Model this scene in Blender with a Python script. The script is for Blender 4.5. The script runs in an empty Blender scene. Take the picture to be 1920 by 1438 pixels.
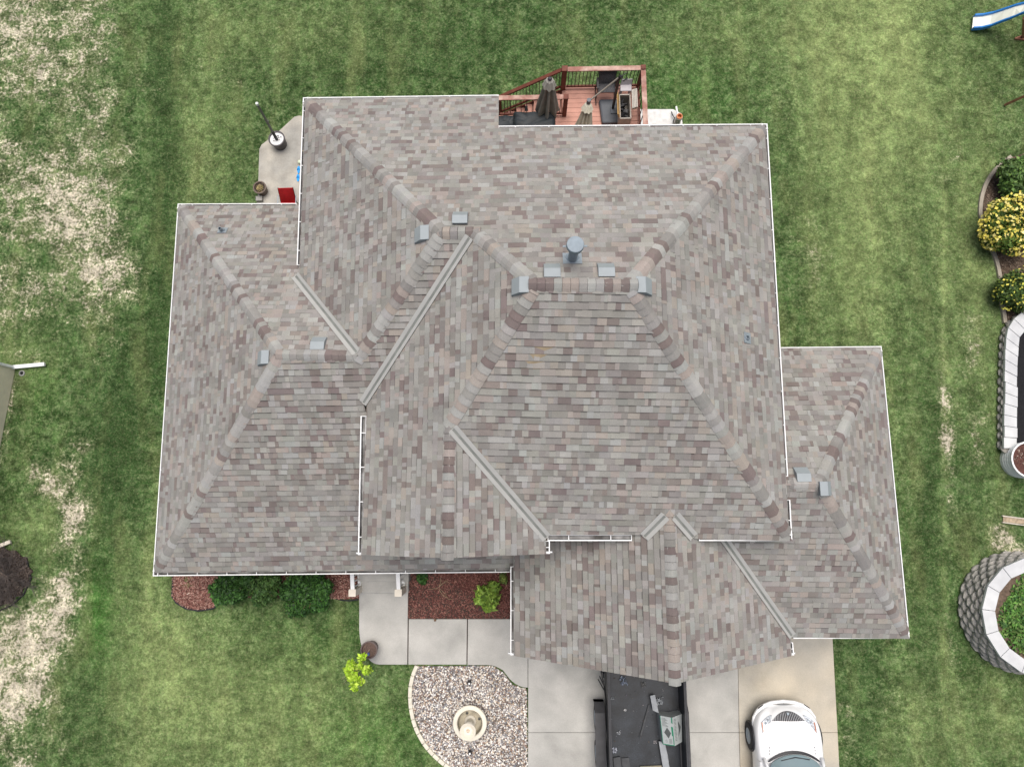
import bpy, bmesh, math, random
import numpy as np
from mathutils import Vector, Matrix
random.seed(7); rng = np.random.default_rng(7)
SC = bpy.context.scene; COL = SC.collection
# ------------------------------------------------ camera, sky, sun, exposure
CH = 20.4; CAMPOS = Vector((0.0507, -0.0835, CH)); FPX = 1356.16
_t, _s, _r = 0.1544, 0.0145, -0.0119
RM = (Matrix.Rotation(_t, 3, 'X') @ Matrix.Rotation(_s, 3, 'Y') @ Matrix.Rotation(_r, 3, 'Z'))
cam_d = bpy.data.cameras.new('camera'); cam = bpy.data.objects.new('camera', cam_d); COL.objects.link(cam)
cam.location = CAMPOS; cam.rotation_euler = RM.to_euler()
cam_d.sensor_width = 36; cam_d.lens = FPX/1920*36; cam_d.clip_end = 1000; SC.camera = cam
W = bpy.data.worlds.new("World"); SC.world = W; W.use_nodes = True
nt = W.node_tree; bg = nt.nodes['Background']; sky = nt.nodes.new('ShaderNodeTexSky')
SUN_EL, SUN_AZ = 79, 14          # azimuth clockwise from +y (the back of the house)
sky.sky_type = 'NISHITA'; sky.sun_disc = False; sky.sun_elevation = math.radians(SUN_EL); sky.sun_rotation = math.radians(SUN_AZ)
sky.air_density = 1.0; sky.dust_density = 6.0; sky.ozone_density = 0.6
nt.links.new(sky.outputs[0], bg.inputs[0]); bg.inputs[1].default_value = 0.085
sd = bpy.data.lights.new('sun', 'SUN'); sd.energy = 2.4; sd.angle = math.radians(42); sd.color = (1, .97, .93)
sun = bpy.data.objects.new('sun', sd); COL.objects.link(sun)
_a, _e = math.radians(SUN_AZ), math.radians(SUN_EL)
sun.rotation_euler = Vector((math.sin(_a)*math.cos(_e), math.cos(_a)*math.cos(_e), math.sin(_e))).to_track_quat('Z', 'Y').to_euler()
SC.view_settings.view_transform = 'Standard'; SC.view_settings.look = 'None'; SC.view_settings.gamma = 1
SC.view_settings.exposure = 0.27

# ------------------------------------------------ measuring: a pixel of the photo and a height give a point of the place
def at(px, py, z=0.0):
    d = RM @ Vector(((px-960)/FPX, (719-py)/FPX, -1)); return CAMPOS + d*((z-CH)/d.z)
RMn = np.array(RM); Cn = np.array(CAMPOS)
def to_px(x, y, z=0.0):
    q = np.stack([x-Cn[0], y-Cn[1], np.zeros_like(x)+z-Cn[2]], -1) @ RMn
    return 960+FPX*q[..., 0]/-q[..., 2], 719-FPX*q[..., 1]/-q[..., 2]

# ------------------------------------------------ materials
MATS = {}
def mat(name, col, rough=.7, metal=0, var=.12, scale=8, bump=0, bscale=60, spec=.4, detail=4, col2=None, attr=False, coat=0, trans=0, fine=0, stain=0):
    if name in MATS: return MATS[name]
    m = bpy.data.materials.new(name); m.use_nodes = True; n = m.node_tree; b = n.nodes['Principled BSDF']; L = n.links.new
    b.inputs['Roughness'].default_value = rough; b.inputs['Metallic'].default_value = metal
    b.inputs['Specular IOR Level'].default_value = spec; b.inputs['Coat Weight'].default_value = coat
    b.inputs['Transmission Weight'].default_value = trans
    tc = n.nodes.new('ShaderNodeTexCoord')
    no = n.nodes.new('ShaderNodeTexNoise'); no.inputs['Scale'].default_value = scale; no.inputs['Detail'].default_value = detail
    L(tc.outputs['Object'], no.inputs['Vector'])
    mp = n.nodes.new('ShaderNodeMapRange'); mp.inputs[1].default_value = .3; mp.inputs[2].default_value = .7
    mp.inputs[3].default_value = 1-var; mp.inputs[4].default_value = 1+var; L(no.outputs[0], mp.inputs[0])
    if attr:
        a = n.nodes.new('ShaderNodeAttribute'); a.attribute_name = 'Col'; src = a.outputs['Color']
    elif col2:
        mx = n.nodes.new('ShaderNodeMix'); mx.data_type = 'RGBA'
        mx.inputs[6].default_value = (*col, 1); mx.inputs[7].default_value = (*col2, 1)
        n2 = n.nodes.new('ShaderNodeTexNoise'); n2.inputs['Scale'].default_value = scale*.35; n2.inputs['Detail'].default_value = 6
        L(tc.outputs['Object'], n2.inputs['Vector'])
        m2 = n.nodes.new('ShaderNodeMapRange'); m2.inputs[1].default_value = .38; m2.inputs[2].default_value = .62
        L(n2.outputs[0], m2.inputs[0]); L(m2.outputs[0], mx.inputs[0]); src = mx.outputs[2]
    else:
        r = n.nodes.new('ShaderNodeRGB'); r.outputs[0].default_value = (*col, 1); src = r.outputs[0]
    vm = n.nodes.new('ShaderNodeVectorMath'); vm.operation = 'SCALE'; L(src, vm.inputs[0]); L(mp.outputs[0], vm.inputs['Scale'])
    out = vm.outputs[0]
    if fine:
        n3 = n.nodes.new('ShaderNodeTexNoise'); n3.inputs['Scale'].default_value = bscale; n3.inputs['Detail'].default_value = 2
        L(tc.outputs['Object'], n3.inputs['Vector'])
        m3 = n.nodes.new('ShaderNodeMapRange'); m3.inputs[1].default_value = .3; m3.inputs[2].default_value = .7
        m3.inputs[3].default_value = 1-fine; m3.inputs[4].default_value = 1+fine; L(n3.outputs[0], m3.inputs[0])
        v3 = n.nodes.new('ShaderNodeVectorMath'); v3.operation = 'SCALE'; L(out, v3.inputs[0]); L(m3.outputs[0], v3.inputs['Scale']); out = v3.outputs[0]
    if stain:
        n5 = n.nodes.new('ShaderNodeTexNoise'); n5.inputs['Scale'].default_value = stain; n5.inputs['Detail'].default_value = 7; n5.inputs['Distortion'].default_value = .4
        L(tc.outputs['Object'], n5.inputs['Vector']); m5 = n.nodes.new('ShaderNodeMapRange'); m5.inputs[1].default_value = .50; m5.inputs[2].default_value = .72; m5.inputs[3].default_value = 1; m5.inputs[4].default_value = .78
        L(n5.outputs[0], m5.inputs[0]); v5 = n.nodes.new('ShaderNodeVectorMath'); v5.operation = 'SCALE'; L(out, v5.inputs[0]); L(m5.outputs[0], v5.inputs['Scale']); out = v5.outputs[0]
    L(out, b.inputs['Base Color'])
    if bump:
        nb = n.nodes.new('ShaderNodeTexNoise'); nb.inputs['Scale'].default_value = bscale; nb.inputs['Detail'].default_value = 3
        L(tc.outputs['Object'], nb.inputs['Vector'])
        bp = n.nodes.new('ShaderNodeBump'); bp.inputs['Strength'].default_value = bump; bp.inputs['Distance'].default_value = .01
        L(nb.outputs[0], bp.inputs['Height']); L(bp.outputs[0], b.inputs['Normal'])
    MATS[name] = m; return m
M_sh = mat('asphalt_shingle', (.25, .23, .22), .95, var=.10, scale=2.2, bump=.4, bscale=140, spec=.15, attr=True, fine=.22)
M_leaf = mat('leaf', (.1, .2, .05), .6, var=.25, scale=9, attr=True, spec=.3)
M_bits = mat('loose_bits', (.3, .3, .3), .85, var=.08, scale=30, attr=True, spec=.2)
M_white = mat('white_paint', (.82, .83, .83), .45, var=.04, scale=5)
M_trough = mat('gutter_inside', (.30, .30, .30), .6, var=.4, scale=6, detail=8, col2=(.08, .075, .07))
M_cream = mat('cream_trim', (.72, .66, .56), .6, var=.05)
M_siding = mat('beige_siding', (.40, .36, .28), .75, var=.06, scale=6)
M_valley = mat('valley_metal', (.44, .44, .42), .55, var=.05, scale=3, metal=.1)
M_vgr = mat('shaded_valley_metal', (.20, .21, .195), .7, var=.15, scale=5)  # same valley metal, darkened to paint in the shade along the centre
M_galv = mat('galvanised_metal', (.36, .41, .45), .42, metal=.35, var=.08, scale=12)
M_gvent = mat('grey_vent_paint', (.30, .335, .35), .6, var=.04, scale=6)
M_dark = mat('dark_opening', (.015, .015, .017), .9)
M_conc = mat('concrete', (.47, .46, .43), .9, var=.12, scale=1.7, bump=.25, bscale=70, detail=8, col2=(.41, .405, .38), fine=.10, stain=1.1)
M_concb = mat('warm_concrete', (.52, .46, .36), .9, var=.12, scale=1.3, bump=.2, bscale=70, detail=8, col2=(.43, .405, .35), fine=.10, stain=.9)
M_patio = mat('patio_concrete', (.45, .42, .36), .9, var=.16, scale=2.6, bump=.2, detail=8, col2=(.34, .33, .30), fine=.12, stain=1.6)
M_pad = mat('white_concrete', (.66, .66, .64), .9, var=.14, scale=8, bump=.3)
M_soil = mat('dark_soil', (.055, .04, .032), .95, var=.4, scale=20, bump=.6)
M_mulchb = mat('mulch_base', (.10, .045, .035), .95, var=.4, scale=30, bump=.6)
M_blackm = mat('black_mulch', (.012, .012, .014), .95, var=.4, scale=40, bump=.8, fine=.4)
M_gravb = mat('gravel_base', (.13, .11, .10), .95, var=.4, scale=40, bump=.6)
M_rubber = mat('black_rubber', (.02, .02, .022), .8, var=.2)
M_black = mat('black_metal', (.018, .018, .02), .45, var=.2)
M_deckw = mat('red_deck_boards', (.50, .26, .20), .7, var=.14, scale=4, bump=.2, detail=6)
M_rail = mat('brown_stained_wood', (.15, .045, .028), .65, var=.25, scale=8)
M_railt = mat('weathered_rail_top', (.30, .14, .11), .75, var=.2, scale=9, col2=(.50, .34, .28), detail=8)

# ------------------------------------------------ mesh builder
class MB:
    def __init__(s): s.v = []; s.f = []; s.c = []
    def add(s, vs, fs, col=None):
        o = len(s.v); s.v += [tuple(v) for v in vs]; s.f += [tuple(i+o for i in f) for f in fs]; s.c += [col]*len(fs); return s
    def box(s, c, size, rot=0, col=None, R=None):
        x, y, z = size[0]/2, size[1]/2, size[2]/2; M = R or Matrix.Rotation(rot, 3, 'Z'); c = Vector(c)
        vs = [c+M@Vector((a*x, b*y, d*z)) for d in (-1, 1) for a, b in ((-1, -1), (1, -1), (1, 1), (-1, 1))]
        return s.add(vs, [(3, 2, 1, 0), (4, 5, 6, 7), (0, 1, 5, 4), (1, 2, 6, 5), (2, 3, 7, 6), (3, 0, 4, 7)], col)
    def beam(s, a, b, w, h, col=None, up=(0, 0, 1)):
        a, b = Vector(a), Vector(b); d = (b-a); l = d.length; d.normalize()
        sd_ = d.cross(Vector(up));
        if sd_.length < 1e-4: sd_ = d.cross(Vector((0, 1, 0)))
        sd_.normalize(); u = sd_.cross(d); M = Matrix((sd_, d, u)).transposed()
        return s.box((a+b)/2, (w, l, h), R=M, col=col)
    def tube(s, pts, rad, n=10, col=None, caps=True):
        pts = [Vector(p) for p in pts]; rs = rad if isinstance(rad, (list, tuple)) else [rad]*len(pts)
        rings = []; prev = None
        for i, p in enumerate(pts):
            d = (pts[min(i+1, len(pts)-1)]-pts[max(i-1, 0)]).normalized()
            x = d.cross(Vector((0, 0, 1))) if abs(d.z) < .95 else d.cross(Vector((0, 1, 0)))
            x.normalize()
            if prev is not None and x.dot(prev) < 0: x = -x
            prev = x; y = d.cross(x)
            rings.append([p+(x*math.cos(2*math.pi*k/n)+y*math.sin(2*math.pi*k/n))*rs[i] for k in range(n)])
        vs = [q for r in rings for q in r]; fs = []
        for i in range(len(pts)-1):
            for k in range(n): fs.append((i*n+k, i*n+(k+1) % n, (i+1)*n+(k+1) % n, (i+1)*n+k))
        if caps: fs.append(tuple(range(n-1, -1, -1))); fs.append(tuple((len(pts)-1)*n+k for k in range(n)))
        return s.add(vs, fs, col)
    def lathe(s, c, prof, n=28, col=None, sq=1, axis=None):
        c = Vector(c); vs = []; fs = []; M = axis or Matrix.Identity(3)
        for r, z in prof:
            for k in range(n):
                a = 2*math.pi*k/n; vs.append(c+M@Vector((r*math.cos(a), r*math.sin(a)*sq, z)))
        for i in range(len(prof)-1):
            for k in range(n): fs.append((i*n+k, i*n+(k+1) % n, (i+1)*n+(k+1) % n, (i+1)*n+k))
        return s.add(vs, fs, col)
    def slab(s, pts, z1, z0, col=None):
        n = len(pts); a = [(p[0], p[1], z1) for p in pts]; b = [(p[0], p[1], z0) for p in pts]
        ar = sum(pts[i][0]*pts[(i+1) % n][1]-pts[(i+1) % n][0]*pts[i][1] for i in range(n))
        if ar < 0: a.reverse(); b.reverse()
        return s.add(a+b, [tuple(range(n))]+[(i, i+n, (i+1) % n+n, (i+1) % n) for i in range(n)], col)
    def build(s, name, m, parent=None, smooth=False, bevel=0):
        me = bpy.data.meshes.new(name); me.from_pydata(s.v, [], s.f)
        if any(c is not None for c in s.c):
            at_ = me.color_attributes.new('Col', 'FLOAT_COLOR', 'CORNER'); arr = []
            for p, c in zip(me.polygons, s.c):
                c = c or (.3, .3, .3); arr += [c[0], c[1], c[2], 1]*p.loop_total
            at_.data.foreach_set('color', arr)
        me.materials.append(m); o = bpy.data.objects.new(name, me); COL.objects.link(o)
        if smooth: me.shade_smooth()
        if bevel:
            b = o.modifiers.new('bevel', 'BEVEL'); b.width = bevel; b.segments = 2; b.limit_method = 'ANGLE'
        if parent:
            o.parent = parent
            o.matrix_parent_inverse = Matrix.Translation(-parent.location)
        return o
def big(name, V, F, C, m, parent=None):      # fast: V (n,3), F (k,q) same-size faces, C (k,3)
    me = bpy.data.meshes.new(name); k, q = F.shape
    me.vertices.add(len(V)); me.vertices.foreach_set('co', V.astype('f').ravel())
    me.loops.add(k*q); me.loops.foreach_set('vertex_index', F.astype('i').ravel())
    me.polygons.add(k); me.polygons.foreach_set('loop_start', np.arange(0, k*q, q, dtype='i'))
    me.update(calc_edges=True)
    if C is not None:
        a = me.color_attributes.new('Col', 'FLOAT_COLOR', 'CORNER')
        cc = np.ones((k, q, 4), 'f'); cc[:, :, :3] = C[:, None, :]; a.data.foreach_set('color', cc.ravel())
    me.materials.append(m); o = bpy.data.objects.new(name, me); COL.objects.link(o)
    if parent: o.parent = parent; o.matrix_parent_inverse = Matrix.Translation(-parent.location)
    return o
def thing(name, label, cat, loc=(0, 0, 0), group=None):
    o = bpy.data.objects.new(name, None); COL.objects.link(o); o.location = Vector(loc); o.empty_display_size = .2
    return tag(o, label, cat, group)
def tag(o, label, cat, group=None):
    o['label'] = label; o['category'] = cat
    if group: o['group'] = group
    return o
def struct(o, kind='structure', label=None, cat=None):
    o['kind'] = kind
    if label: o['label'] = label
    if cat: o['category'] = cat
    return o
def jit(c, a=.12):
    f = 1+random.uniform(-a, a); return tuple(max(0, x*f*(1+random.uniform(-a/3, a/3))) for x in c)

# ================================================ GROUND
def sm(a, b, x): t = np.clip((x-a)/(b-a), 0, 1); return t*t*(3-2*t)
def vnoise(x, y, s, seed=0):          # smooth value noise
    r = np.random.default_rng(seed).random((257, 257)); u, v = x/s+97.3, y/s+61.7
    i, j = np.floor(u).astype(int), np.floor(v).astype(int); fu, fv = u-i, v-j
    fu = fu*fu*(3-2*fu); fv = fv*fv*(3-2*fv); g = lambda a, b: r[a % 257, b % 257]
    return (g(i, j)*(1-fu)+g(i+1, j)*fu)*(1-fv)+(g(i, j+1)*(1-fu)+g(i+1, j+1)*fu)*fv
def seg(X, Y, a, b, w):               # closeness to a segment, 1 on it
    ax, ay = a; bx, by = b; dx, dy = bx-ax, by-ay
    t = np.clip(((X-ax)*dx+(Y-ay)*dy)/(dx*dx+dy*dy+1e-9), 0, 1)
    return np.exp(-((X-ax-t*dx)**2+(Y-ay-t*dy)**2)/(w*w))
def blob(X, Y, c, rx, ry): return np.exp(-(((X-c[0])/rx)**2+((Y-c[1])/ry)**2))
def zones(x, y):
    X, Y = to_px(x, y)
    wob = (vnoise(x, y, 1.3, 5)-.5)*60; Xw = X+wob
    edge = 285-.05*np.clip(Y-300, 0, 2000)
    bare = (1-sm(edge-110, edge+35, Xw+(vnoise(x, y, .5, 8)-.5)*90))*(.70*(1-sm(560, 720, Y+wob*1.5)))
    for a, b, w, k in [((110, 380), (230, 560), 60, .3), ((30, 60), (270, 160), 60, .12), ((100, 900), (155, 830), 30, .55), ((60, 880), (150, 980), 28, .5), ((150, 930), (110, 1180), 42, .62),
                       ((110, 1130), (20, 1300), 60, .66), ((20, 1250), (30, 1438), 70, .66), ((0, 1130), (60, 1200), 60, .35), ((105, 1310), (120, 1400), 22, .3),
                       ((1771, 740), (1776, 830), 15, .75), ((1775, 830), (1782, 960), 12, .6), ((1768, 600), (1768, 740), 8, .45), ((1780, 1150), (1786, 1240), 14, .55), ((1822, 600), (1826, 640), 22, .55),
                       ((1830, 660), (1812, 700), 14, .5), ((1800, 285), (1760, 340), 26, .45), ((1835, 760), (1835, 860), 28, .4), ((1890, 1010), (1915, 1040), 30, .6), ((1860, 995), (1900, 1060), 26, .45),
                       ((1510, 400), (1520, 580), 30, .16), ((1490, 470), (1560, 500), 22, .14), ((1580, 1320), (1600, 1420), 22, .4), ((1830, 165), (1890, 150), 26, .25), ((1700, 1300), (1790, 1330), 30, .22),
                       ((10, 660), (75, 672), 22, .5), ((25, 700), (0, 870), 12, .7), ((620, 20), (640, 40), 20, .2), ((400, 130), (450, 160), 26, .25), ((1140, 65), (1200, 80), 16, .2), ((1370, 215), (1390, 235), 14, .25), ((1440, 20), (1440, 60), 14, .2), ((1930, 70), (1860, 72), 12, .45)]:
        bare = bare+k*seg(X, Y, a, b, w)*(.6+.8*vnoise(x, y, .6, 9))
    bare += .34*blob(X, Y, (1815, 780), 60, 260)*vnoise(x, y, .9, 21)+.30*blob(X, Y, (1520, 480), 60, 130)*vnoise(x, y, .9, 22)+.26*blob(X, Y, (600, 90), 330, 90)*vnoise(x, y, .9, 23)+.25*blob(X, Y, (1680, 1300), 120, 120)*vnoise(x, y, .8, 24)
    bare -= .35*blob(X, Y, (60, 230), 60, 45)+.3*blob(X, Y, (105, 85), 20, 18)+.25*blob(X, Y, (60, 480), 90, 40)+.2*blob(X, Y, (180, 130), 50, 60)
    dark = .8*np.exp(-((X-305-wob*.3)/26)**2)*(1-sm(650, 800, Y))+.75*blob(X, Y, (235, 780), 60, 190)+.5*blob(X, Y, (185, 900), 60, 150)
    dark += .6*blob(X, Y, (170, 1330), 50, 110)+.45*blob(X, Y, (1540, 800), 70, 150)+.45*blob(X, Y, (1840, 990), 60, 90)*.9+.7*blob(X, Y, (1735, 1010), 24, 260)+.3*blob(X, Y, (1730, 500), 30, 200)
    dark += .45*blob(X, Y, (620, 1170), 120, 55)+.35*blob(X, Y, (900, 60), 260, 80)+.4*blob(X, Y, (440, 330), 60, 120)+.3*blob(X, Y, (1500, 350), 60, 90)+.3*blob(X, Y, (1620, 1300), 40, 120)+.35*blob(X, Y, (700, 120), 300, 50)
    dark += .5*blob(X, Y, (95, 85), 16, 14)+.35*blob(X, Y, (340, 60), 22, 22)+.35*blob(X, Y, (345, 120), 20, 20)
    yel = .85*blob(X, Y, (1640, 60), 150, 330)+.5*blob(X, Y, (1620, 480), 70, 300)+.55*blob(X, Y, (1820, 520), 60, 260)+.55*blob(X, Y, (300, 1200), 90, 160)+.6*blob(X, Y, (470, 1340), 260, 150)
    yel += .4*blob(X, Y, (390, 260), 70, 200)+.35*blob(X, Y, (560, 60), 200, 60)+.4*blob(X, Y, (1800, 1350), 140, 90)+.35*blob(X, Y, (60, 1000), 60, 60)+.3*blob(X, Y, (1350, 60), 150, 60)+.35*blob(X, Y, (40, 690), 60, 70)
    yel += .5*np.exp(-((X-1770)/5)**2)*sm(250, 350, Y)
    lush = .8*blob(X, Y, (186, 1150), 16, 65)+.35*blob(X, Y, (186, 1150), 35, 120)+.5*blob(X, Y, (700, 1380), 120, 60)+.3*blob(X, Y, (80, 720), 26, 60)+.3*blob(X, Y, (1290, 170), 90, 60)+.25*blob(X, Y, (620, 1230), 90, 60)
    stripe = .5+.5*np.sin(X*.035+vnoise(x, y, 3, 3)*2)
    dark += .12*stripe*(X > 1480); yel += .12*(1-stripe)*(X > 1480)
    return np.clip(bare, 0, 1), np.clip(dark, 0, 1), np.clip(yel, 0, 1), np.clip(lush, 0, 1)
def axis(lo, hi, st, ext):
    c = list(np.arange(lo, hi+1e-6, st)); return np.array([lo-e for e in ext[::-1]]+c+[hi+e for e in ext])
GX = axis(-18.5, 18.5, .16, [1, 3, 8, 20, 60, 150]); GY = axis(-11, 17.5, .16, [1, 3, 8, 20, 60, 150])
gx, gy = np.meshgrid(GX, GY); nx_, ny_ = len(GX), len(GY)
V = np.stack([gx.ravel(), gy.ravel(), np.zeros(gx.size)], -1)
V[:, 2] = (vnoise(V[:, 0], V[:, 1], 2.2, 11)-.5)*.03
ii, jj = np.meshgrid(np.arange(nx_-1), np.arange(ny_-1)); b0 = (jj*nx_+ii).ravel()
F = np.stack([b0, b0+1, b0+1+nx_, b0+nx_], -1)
def grass_material():
    m = bpy.data.materials.new('lawn'); m.use_nodes = True; n = m.node_tree; L = n.links.new; b = n.nodes['Principled BSDF']
    b.inputs['Roughness'].default_value = .9; b.inputs['Specular IOR Level'].default_value = .04
    tc = n.nodes.new('ShaderNodeTexCoord'); at_ = n.nodes.new('ShaderNodeAttribute'); at_.attribute_name = 'zone'
    sp = n.nodes.new('ShaderNodeSeparateColor'); L(at_.outputs['Color'], sp.inputs[0])
    def noise(s, d=4, r=.55, dist=0):
        t = n.nodes.new('ShaderNodeTexNoise'); t.inputs['Scale'].default_value = s; t.inputs['Detail'].default_value = d
        t.inputs['Roughness'].default_value = r; t.inputs['Distortion'].default_value = dist; L(tc.outputs['Object'], t.inputs['Vector']); return t.outputs[0]
    def mr(x, a, b_, c=0., d=1.):
        t = n.nodes.new('ShaderNodeMapRange')
        for i, v in enumerate((x, a, b_, c, d)):
            if isinstance(v, (int, float)): t.inputs[i].default_value = v
            else: L(v, t.inputs[i])
        return t.outputs[0]
    def mix(f, a, b_):
        t = n.nodes.new('ShaderNodeMix'); t.data_type = 'RGBA'
        for i, v in ((0, f), (6, a), (7, b_)):
            if isinstance(v, (int, float)): t.inputs[i].default_value = v
            elif isinstance(v, tuple): t.inputs[i].default_value = (*v, 1)
            else: L(v, t.inputs[i])
        return t.outputs[2]
    def ma(op, a, b_):
        t = n.nodes.new('ShaderNodeMath'); t.operation = op
        for i, v in enumerate((a, b_)):
            if isinstance(v, (int, float)): t.inputs[i].default_value = v
            else: L(v, t.inputs[i])
        return t.outputs[0]
    base = mix(mr(noise(1.3, 6, .68, .6), .41, .59), (.028, .076, .018), (.088, .165, .052))
    base = mix(mr(noise(6.5, 5, .65), .44, .62, 0, .85), base, (.150, .205, .092))
    base = mix(mr(noise(4.2, 5, .68, .4), .48, .62, 0, .85), base, (.022, .050, .014))
    base = mix(ma('MULTIPLY', sp.outputs[2], mr(noise(3.1, 5, .65), .34, .60, .5, 1.)), base, (.265, .345, .130))
    base = mix(ma('MULTIPLY', sp.outputs[1], mr(noise(2.5, 5, .65), .3, .62, .6, 1.)), base, (.028, .062, .019))
    base = mix(ma('MULTIPLY', at_.outputs['Alpha'], .6), base, (.045, .17, .022))
    mw = n.nodes.new('ShaderNodeMapping'); mw.inputs['Scale'].default_value = (1.7, .33, 1); L(tc.outputs['Object'], mw.inputs[0]); ns_ = n.nodes.new('ShaderNodeTexNoise'); ns_.inputs['Scale'].default_value = 1; ns_.inputs['Detail'].default_value = 4; L(mw.outputs[0], ns_.inputs['Vector'])
    base = mix(mr(ns_.outputs[0], .50, .70, 0, .32), base, (.20, .22, .09)); base = mix(mr(ns_.outputs[0], .50, .32, 0, .38), base, (.036, .066, .02))
    straw = ma('MULTIPLY', mr(noise(17, 4, .7), .50, .66), mr(sp.outputs[2], 0, 1, .2, .42)); base = mix(straw, base, (.36, .34, .19))
    th = ma('SUBTRACT', 1.0, ma('MULTIPLY', sp.outputs[0], .62))
    nb = ma('ADD', ma('MULTIPLY', mr(noise(2.4, 5, .6, .7), .3, .7), .42), ma('MULTIPLY', mr(noise(13, 6, .72, .6), .3, .7), .58))
    bare = mr(nb, th, ma('ADD', th, .16)); thin = mr(nb, ma('SUBTRACT', th, .22), ma('ADD', th, .06), 0, .5)
    base = mix(ma('MULTIPLY', mr(noise(6.5, 5, .7, .5), .48, .62), ma('MULTIPLY', sp.outputs[0], .9)), base, (.022, .058, .016))
    base = mix(thin, base, (.34, .34, .20)); base = mix(bare, base, mix(mr(noise(20, 3), .3, .7), (.60, .54, .44), (.44, .40, .29)))
    f0 = ma('MULTIPLY', mr(noise(1.7, 5, .6, .8), .34, .66, .74, 1.26), mr(noise(4.6, 4, .65, .5), .36, .64, .78, 1.22))
    f = ma('MULTIPLY', f0, ma('MULTIPLY', mr(noise(36, 3, .8), .30, .70, .6, 1.4), mr(noise(13, 4, .75), .35, .65, .72, 1.28)))
    v = n.nodes.new('ShaderNodeVectorMath'); v.operation = 'SCALE'; L(base, v.inputs[0]); L(f, v.inputs['Scale'])
    L(v.outputs[0], b.inputs['Base Color'])
    bp = n.nodes.new('ShaderNodeBump'); bp.inputs['Strength'].default_value = .8; bp.inputs['Distance'].default_value = .04
    L(noise(28, 3, .7), bp.inputs['Height']); L(bp.outputs[0], b.inputs['Normal'])
    return m
M_lawn = grass_material()
def set_zone(o, z):
    a = o.data.color_attributes.new('zone', 'FLOAT_COLOR', 'POINT'); a.data.foreach_set('color', np.stack(z, -1).astype('f').ravel())
g = big('ground', V, F, None, M_lawn); struct(g, 'structure', 'lawn ground with dry bare patches around the house', 'ground')
set_zone(g, zones(V[:, 0], V[:, 1])); g.data.shade_smooth()
NOGRASS = []     # convex-ish plan polygons (arrays) where no blades grow
def keepout(pts): NOGRASS.append(np.array([(p[0], p[1]) for p in pts]))
def inside(P, x, y):
    r = np.zeros(len(x), bool); n = len(P)
    for i in range(n):
        (x1, y1), (x2, y2) = P[i], P[(i+1) % n]
        c = ((y1 > y) != (y2 > y)); r ^= c & (x < (x2-x1)*(y-y1)/(y2-y1+1e-12)+x1)
    return r

# ================================================ HOUSE
HOUSE = thing('house', 'large house under a multi-gabled brown and grey shingle roof with white gutters', 'house', (0, 2, 0))
def A(px, py, z): return at(px, py, z)
E1, E2, E3, E4 = 5.34, 4.49, 2.65, 3.22
MRL, MRR = A(1004, 532, 8.34), A(1181, 533, 8.34)
BL, BSL, BSH, BR = A(568, 183, E2), A(935, 178, E2), A(935, 236, E1), A(1439, 232, E1)
FR = A(1486, 1014, E1); R2L, R2R = A(828, 435, 7.44), A(889, 435, 7.44)
LWB, LWF, LWH, LWR = A(333, 382, E3), A(286, 1080, E3), A(523, 664, 5.98), A(674, 667, 5.98)
VL0 = A(556, 519, E2); L1V, L1B = A(682, 757, E1), A(671, 1040, E1)
AP, RB = A(842, 796, 6.92), A(838, 1046, 6.92); GV, GE = A(1026, 1010, E1), A(1031, 1038, E1)
N = A(1256, 957, 5.74); RB2 = A(1267, 1281, 5.74)
G2A, G2B = A(957, 1228, 3.21), A(957, 1064, 3.21); G2R = A(1489, 1228, 3.21)
EV1, EV2 = A(1203, 1010, E1), A(1302, 1010, E1)
VX, VB = Vector((4.0, -.7, 4.9)), A(1485, 1194, 3.23)
RWB, RWF, RWH = A(1653, 649, E4), A(1706, 1197, E4), A(1538, 907, 5.43); RWR = Vector((5.1, RWH.y+.02, 5.40))
FLR = A(957, 1073, E3)
Ee = BL.lerp(BSL, (890-568)/(935-568)); Mm = R2R.lerp(MRL, .395)
S = LWF.lerp(FLR, (672-286)/(957-286)); T = LWF.lerp(FLR, (760-286)/(957-286))
Tb = Vector((T.x, -.6, 3.56)); Xb = Vector((FLR.x+.3, -.6, 3.56)); FLR2 = FLR+Vector((.3, 0, 0))
K = A(556, 381, E3)+Vector((.45, 0, 0)); VLr = VL0+Vector((.45, 0, 0))
E2b = Vector((G2B.x, -.3, 3.21)); EV1b = Vector((EV1.x, -.55, 5.33)); EV2b = Vector((EV2.x, -.55, 5.33))
RWL = Vector((4.95, A(1465, 651, E4).y, E4))
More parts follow.
